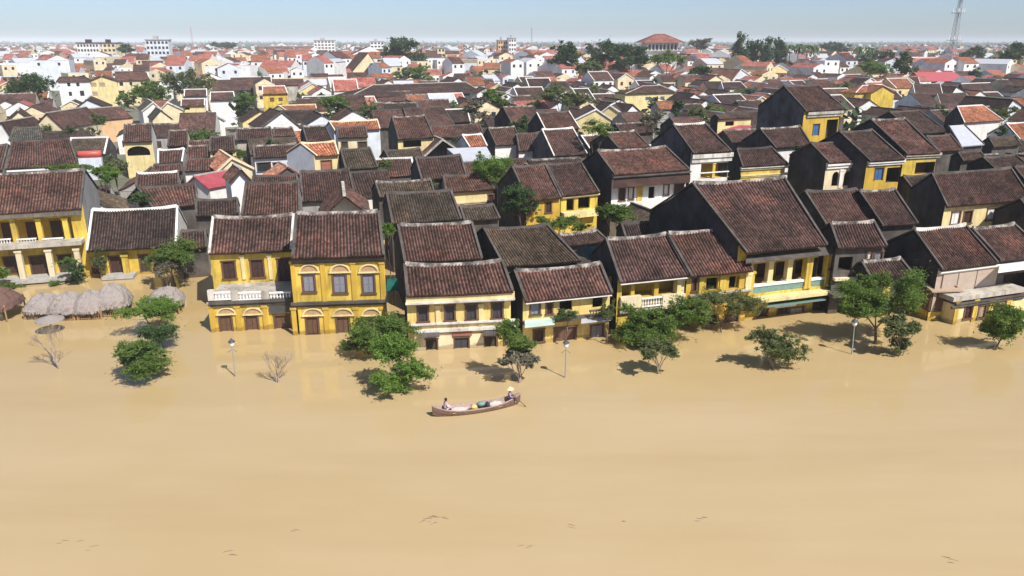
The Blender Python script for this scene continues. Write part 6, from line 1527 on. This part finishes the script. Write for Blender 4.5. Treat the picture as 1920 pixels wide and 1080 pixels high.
cu, su = math.cos(YAW), math.sin(YAW)
def collides(x, y, hw, hd):
    for (hx, hy, W2, D2, rz) in HOUSES:
        dx, dy = x - hx, y - hy
        if dx * dx + dy * dy > 2500: continue
        a = dx * math.cos(rz) + dy * math.sin(rz); b = -dx * math.sin(rz) + dy * math.cos(rz)
        if abs(a) < W2 + hw - 0.8 and abs(b) < D2 + hd - 0.9: return True
    return False
rnd = random.Random(77)
lots = []
def band(y0, y1, sw, sd, keep):
    n = int((y1 * 1.1) / sw) + 4
    dd = y0
    k = 0
    while dd < y1:
        stagger = rnd.uniform(0, sw)
        for i in range(-n, n):
            u = i * sw + stagger + rnd.uniform(-.12, .12) * sw
            # street pattern in the town's own direction
            x = u * cu - dd * su * 0.0; y = dd + u * su * 0.35 + rnd.uniform(-.2, .2) * sd
            if y < y0 * 0.92 or y > y1 * 1.08: continue
            if rnd.random() > keep: continue
            p = proj((x, y, 5))
            if p is None or not (-60 < p[0] < 1980): continue
            lots.append((x, y))
        dd += sd; k += 1
band(74, 150, 5.6, 7.0, 1.0)
band(150, 330, 7.6, 10.0, 0.97)
near = []
far = []
def pick(y, px):
    r = rnd.random()
    if y < 150: roof = 'tile_brown' if r < .5 else 'tile_dark' if r < .78 else 'tile_mossy' if r < .95 else 'tile_orange'
    elif y < (280 if px > 850 else 195): roof = 'tile_brown' if r < .42 else 'tile_dark' if r < .70 else 'tile_red' if r < .84 else 'tile_orange' if r < .95 else 'tile_pink'
    else: roof = 'tile_red' if r < .36 else 'tile_pink' if r < .58 else 'tile_orange' if r < .72 else 'tile_brown' if r < .88 else 'metal_grey'
    r = rnd.random()
    if y < (190 if px > 850 else 150): wall = 'stone_dark' if r < .62 else 'white' if r < .78 else 'grey' if r < .92 else 'cream'
    else: wall = 'white_clean' if r < .42 else 'white' if r < .62 else 'cream' if r < .82 else 'white_blue' if r < .92 else 'yellow_pale'
    return roof, wall
HOUSE_KEEP = [(1055, 368, 1130, 412), (1150, 330, 1295, 396), (1300, 288, 1378, 336), (1390, 310, 1480, 336), (1516, 208, 1582, 264), (1553, 304, 1766, 352), (1776, 385, 1920, 422), (838, 360, 930, 386), (590, 292, 640, 320), (475, 298, 562, 326), (632, 258, 692, 280), (230, 266, 288, 292), (106, 150, 290, 186), (340, 165, 442, 206), (490, 160, 552, 196), (1186, 172, 1256, 200), (1600, 172, 1690, 184)]
for x, y in lots:
    par = rnd.random() < (0.75 if y < 150 else 0.5)
    hw, hd = (rnd.uniform(2.6, 4.0), rnd.uniform(3.2, 4.6)) if y < 150 else (rnd.uniform(2.5, 4.4), rnd.uniform(3.6, 5.6))
    if collides(x, y, hw, hd): continue
    ze = rnd.uniform(2.6, 3.9) if y < 150 else (rnd.uniform(3.2, 6.6) if y < 230 else rnd.uniform(3.5, 8.0))
    zr = ze + (hd if par else hw) * 0.56
    bad = False
    for zz in (ze, zr):
        for dx in (-hw, 0, hw):
            p = proj((x + dx, y, zz))
            if p and any(a - 4 < p[0] < c + 4 and b < p[1] < d for a, b, c, d in HOUSE_KEEP): bad = True
    if bad: continue
    HOUSES.append((x, y, hw, hd, YAW))
    near.append((x, y, hw, hd, ze, zr, par))
near.sort(key=lambda t: t[1])
indiv, extra = near[:300], near[300:]
MESH = {}
def wall_mesh(mat):
    k = ('w', mat)
    if k not in MESH:
        mb = MB(); mb.box(-.5, .5, -.5, .5, 0, 1); MESH[k] = mb.mesh('wall', mat)
    return MESH[k]
recs = []
for (x, y, hw, hd, ze, zr, par) in indiv:
    p = proj((x, y, zr)); roof, wall = pick(y, p[0])
    if not par and wall == 'stone_dark': wall = 'white'
    recs.append([x, y, hw, hd, ze, zr, par, roof, wall, p])
RN = {'tile_brown': 'brown', 'tile_dark': 'dark', 'tile_mossy': 'mossy', 'tile_orange': 'orange', 'tile_red': 'plum red', 'tile_pink': 'pink', 'metal_grey': 'grey metal'}
WN = {'stone_dark': 'dark stained', 'white': 'off-white', 'white_clean': 'white', 'grey': 'grey', 'cream': 'cream', 'white_blue': 'bluish white', 'yellow_pale': 'pale yellow'}
ORD = ['nearest', 'second nearest', 'third nearest', 'fourth nearest', 'fifth nearest', 'sixth nearest']
cnt = {}
for rc in sorted(recs, key=lambda r: min((r[9][0] - a) ** 2 + 4 * (r[9][1] - b) ** 2 for a, b, _ in LAND)):
    p = rc[9]; L = min(LAND, key=lambda l: (p[0] - l[0]) ** 2 + 4 * (p[1] - l[1]) ** 2)
    k = (L[2], rc[7], rc[8], rc[6]); n = cnt.get(k, 0); cnt[k] = n + 1
    what = '%s roofed house with %s %s,' % (RN[rc[7]], WN[rc[8]], 'walls' if rc[6] else 'gable')
    rc.append('%s %s %s' % (what, ORD[n], L[2]) if n < 6 else '%s in the crowd by %s' % (what, L[2]))
rw = random.Random(5)
for x, y, hw, hd, ze, zr, par, roof, wall, p, label in recs:
    r = tag(empty('town_house', (x, y, 0.0), YAW + rw.uniform(-.1, .1)), label, 'house', 'houses filling the town')
    o = bpy.data.objects.new('wall', wall_mesh(wall)); COL.objects.link(o); o.parent = r; o.scale = (2 * hw - .1, 2 * hd - (0.5 if par else .1), ze + 0.3); o.location.z = -0.3
    if not par: o.scale = (2 * hw - .3, 2 * hd - .1, ze + 0.3)
    mb = MB(); lod = 1 if y < 125 else 0
    if par:
        L1 = math.hypot(hd, zr - ze)
        for sg in (-1, 1):
            nz = Vector((0, sg * (zr - ze) / L1, hd / L1))
            f = lambda t, v, h: Vector(((-hw + 2 * hw * t) * (-sg), sg * hd * (1 - v), ze + (zr - ze) * v)) + nz * h
            tile_slope(mb, f, 2 * hw, L1, lod, 0.3, 2)
        mb.face([(-hw + .02, -hd + .1, ze), (-hw + .02, 0, zr - .02), (-hw + .02, hd - .1, ze)], None, 1); mb.face([(hw - .02, -hd + .1, ze), (hw - .02, hd - .1, ze), (hw - .02, 0, zr - .02)], None, 1)
        mb.face([(-hw, -hd, ze - .02), (-hw, hd, ze - .02), (hw, hd, ze - .02), (hw, -hd, ze - .02)], None, 1)
    else:
        L1 = math.hypot(hw, zr - ze)
        for sg in (-1, 1):
            nz = Vector((sg * (zr - ze) / L1, 0, hw / L1))
            f = lambda t, v, h: Vector((sg * hw * (1 - v), (-hd + 2 * hd * t) * sg, ze + (zr - ze) * v)) + nz * h
            tile_slope(mb, f, 2 * hd, L1, lod, 0.3, 2)
        mb.face([(-hw + .1, -hd + .25, ze), (hw - .1, -hd + .25, ze), (0, -hd + .25, zr - .02)], None, 1); mb.face([(-hw + .1, hd - .1, ze), (0, hd - .1, zr - .02), (hw - .1, hd - .1, ze)], None, 1)
        mb.face([(-hw, -hd, ze - .02), (-hw, hd, ze - .02), (hw, hd, ze - .02), (hw, -hd, ze - .02)], None, 1)
    ro = mb.build('roof', [roof, wall], r)
    rdg = 'white' if rw.random() < (.35 if y > 190 else .12) else 'ridge_lime' if rw.random() < .4 else 'stone_dark'
    q = MB()
    if par: q.box(-hw, hw, -.14, .14, zr - .05, zr + .2)
    else: q.box(-.14, .14, -hd, hd, zr - .05, zr + .2)
    q.build('ridge_cap', rdg, ro)
    if rdg == 'white':
        for sg in (-1, 1):
            v = MB()
            if par:
                slope_bar(v, (sg * hw, -hd, ze), (sg * hw, 0, zr), .25, .04, .2, -sg); slope_bar(v, (sg * hw, hd, ze), (sg * hw, 0, zr), .25, .04, .198, -sg)
            else:
                a, b = Vector((sg * hw, -hd - .03, ze)), Vector((0, -hd - .03, zr))
                if sg > 0: a, b = b, a
                wv = Vector((0, .28, 0)); z0, z1 = Vector((0, 0, .0)), Vector((0, 0, .22))
                v.hexa([a + z0, b + z0, b + wv + z0, a + wv + z0, a + z1, b + z1, b + wv + z1, a + wv + z1])
            v.build('verge', 'white', ro)
    if y > 95:
        for k in range(2 if hw < 4 else 3):
            n = 2 if hw < 4 else 3
            key = ('win', k % 2)
            if key not in MESH:
                m_ = MB(); m_.box(-.5, .5, -.05, 0, -.6, .6); MESH[key] = m_.mesh('window', ('wood_dark', 'glass_dark')[k % 2])
            for zf in ((ze - 1.3,) if ze < 5.2 else (ze - 1.3, ze - 4.2)):
                wo = bpy.data.objects.new('window', MESH[key]); COL.objects.link(wo); wo.parent = r
                wo.location = (-hw + 2 * hw * (k + .5) / n, -hd + (.25 if par else .05) - .004, zf)

# far quarters: too many to count
mb = MB(); FM = ['white_clean', 'cream', 'white_blue', 'tile_red', 'tile_pink', 'tile_orange', 'tile_brown', 'metal_grey', 'grey']
def far_house(x, y, hw, hd, ze, par, rz):
    c, s = math.cos(rz), math.sin(rz); T = lambda a, b, z: (x + a * c - b * s, y + a * s + b * c, z)
    wi = rnd.choice((0, 0, 0, 0, 1, 1, 2)); flat = rnd.random() < (.3 if x < 0 else .15)
    ri = rnd.choice((3, 3, 4, 4, 4, 5, 5, 6, 7))
    zr = ze + (hd if par else hw) * .42
    mb.face([T(-hw, -hd, 0), T(hw, -hd, 0), T(hw, -hd, ze), T(-hw, -hd, ze)], None, wi); mb.face([T(hw, -hd, 0), T(hw, hd, 0), T(hw, hd, ze), T(hw, -hd, ze)], None, wi); mb.face([T(-hw, hd, 0), T(-hw, -hd, 0), T(-hw, -hd, ze), T(-hw, hd, ze)], None, wi)
    mb.face([T(hw, hd, 0), T(-hw, hd, 0), T(-hw, hd, ze), T(hw, hd, ze)], None, wi)
    if flat:
        mb.face([T(-hw, -hd, ze), T(hw, -hd, ze), T(hw, hd, ze), T(-hw, hd, ze)], None, 7)
    elif par:
        mb.face([T(-hw, -hd - .3, ze - .1), T(hw, -hd - .3, ze - .1), T(hw, 0, zr), T(-hw, 0, zr)], [(0, 0), (2 * hw, 0), (2 * hw, hd), (0, hd)], ri); mb.face([T(hw, hd, ze), T(-hw, hd, ze), T(-hw, 0, zr), T(hw, 0, zr)], [(0, 0), (2 * hw, 0), (2 * hw, hd), (0, hd)], ri)
        mb.face([T(-hw, -hd, ze), T(-hw, 0, zr), T(-hw, hd, ze)], None, wi); mb.face([T(hw, -hd, ze), T(hw, hd, ze), T(hw, 0, zr)], None, wi)
    else:
        mb.face([T(-hw - .3, hd, ze - .1), T(-hw - .3, -hd, ze - .1), T(0, -hd, zr), T(0, hd, zr)], [(0, 0), (2 * hd, 0), (2 * hd, hw), (0, hw)], ri); mb.face([T(hw + .3, -hd, ze - .1), T(hw + .3, hd, ze - .1), T(0, hd, zr), T(0, -hd, zr)], [(0, 0), (2 * hd, 0), (2 * hd, hw), (0, hw)], ri)
        mb.face([T(-hw, -hd, ze), T(hw, -hd, ze), T(0, -hd, zr)], None, wi); mb.face([T(-hw, hd, ze), T(0, hd, zr), T(hw, hd, ze)], None, wi)
    for j in range(2):
        a = -hw + 2 * hw * (j + .5) / 2
        mb.face([T(a - .5, -hd - .03, ze - 2), T(a + .5, -hd - .03, ze - 2), T(a + .5, -hd - .03, ze - .8), T(a - .5, -hd - .03, ze - .8)], None, 9)
for (x, y, hw, hd, ze, zr, par) in extra: far_house(x, y, hw, hd, ze, par, YAW + rnd.uniform(-.15, .15))
def far_band(y0, y1, area):
    n = int(0.72 * (y1 * y1 - y0 * y0) / area)
    for _ in range(n):
        y = math.sqrt(rnd.uniform(y0 * y0, y1 * y1)); x = rnd.uniform(-.74, .74) * y
        hw, hd = rnd.uniform(2.4, 5.0), rnd.uniform(4, 8)
        if rnd.random() < .05: hw *= 2.5
        if collides(x, y, hw, hd): continue
        ze = rnd.uniform(4, 8) if rnd.random() < (.55 if x < y * .1 else .8) else rnd.uniform(8, 13)
        far_house(x, y, hw, hd, ze, rnd.random() < .6, rnd.choice((YAW, YAW, YAW + .5, YAW - .35)) + rnd.uniform(-.12, .12))
far_band(335, 620, 120); far_band(620, 1100, 330); far_band(1100, 2600, 3200)
o = mb.build('distant_town_houses', FM + ['glass_dark'])
tag(o, 'mass of small white walled red roofed houses reaching the horizon', 'houses', None, 'stuff')
# far-off wood and garden trees
mb = MB()
def puff(x, y, h, w, n):
    for _ in range(n):
        v = Vector((rnd.gauss(0, .45), rnd.gauss(0, .45), rnd.uniform(.25, 1)))
        c = Vector((x + v.x * w, y + v.y * w, h * v.z)); s = w * rnd.uniform(.3, .55)
        a = Vector((rnd.gauss(0, 1), rnd.gauss(0, 1), rnd.gauss(0, .5))).normalized(); b = a.cross(Vector((rnd.gauss(0, .4), rnd.gauss(0, .4), 1))).normalized()
        mb.face([c - a * s, c - b * s * .7, c + a * s, c + b * s * .7])
for _ in range(420):
    y = math.sqrt(rnd.uniform(150 ** 2, 620 ** 2)); x = rnd.uniform(-.72, .72) * y
    if collides(x, y, 2, 2) and y < 330: continue
    puff(x, y, rnd.uniform(5, 9), rnd.uniform(2, 3.6), 26)
for _ in range(900):
    y = math.sqrt(rnd.uniform(620 ** 2, 1500 ** 2)); x = rnd.uniform(-.72, .72) * y; puff(x, y, rnd.uniform(6, 13), rnd.uniform(4, 8), 14)
for _ in range(2600):
    y = rnd.uniform(1500, 6500); x = rnd.uniform(-.72, .72) * y; puff(x, y, rnd.uniform(7, 14), rnd.uniform(9, 20) * (y / 2500), 7)
o = mb.build('distant_trees', 'leaf_far')
tag(o, 'far-off trees between the distant houses and along the horizon', 'trees', None, 'stuff')

# ---------------------------------------------------------------- the air
m = bpy.data.materials.new('haze'); m.use_nodes = True; nt = m.node_tree
for n_ in list(nt.nodes):
    if n_.type != 'OUTPUT_MATERIAL': nt.nodes.remove(n_)
pv_ = nt.nodes.new('ShaderNodeVolumePrincipled'); pv_.inputs['Color'].default_value = (0.86, 0.92, 1.0, 1); pv_.inputs['Density'].default_value = 0.00019; pv_.inputs['Anisotropy'].default_value = -0.25
nt.links.new(pv_.outputs[0], nt.nodes['Material Output'].inputs['Volume']); MATS['haze'] = m
mb = MB(); mb.box(-12500, 12500, -95, 13100, -4, 54); hz = mb.build('haze', 'haze'); hz['kind'] = 'stuff'
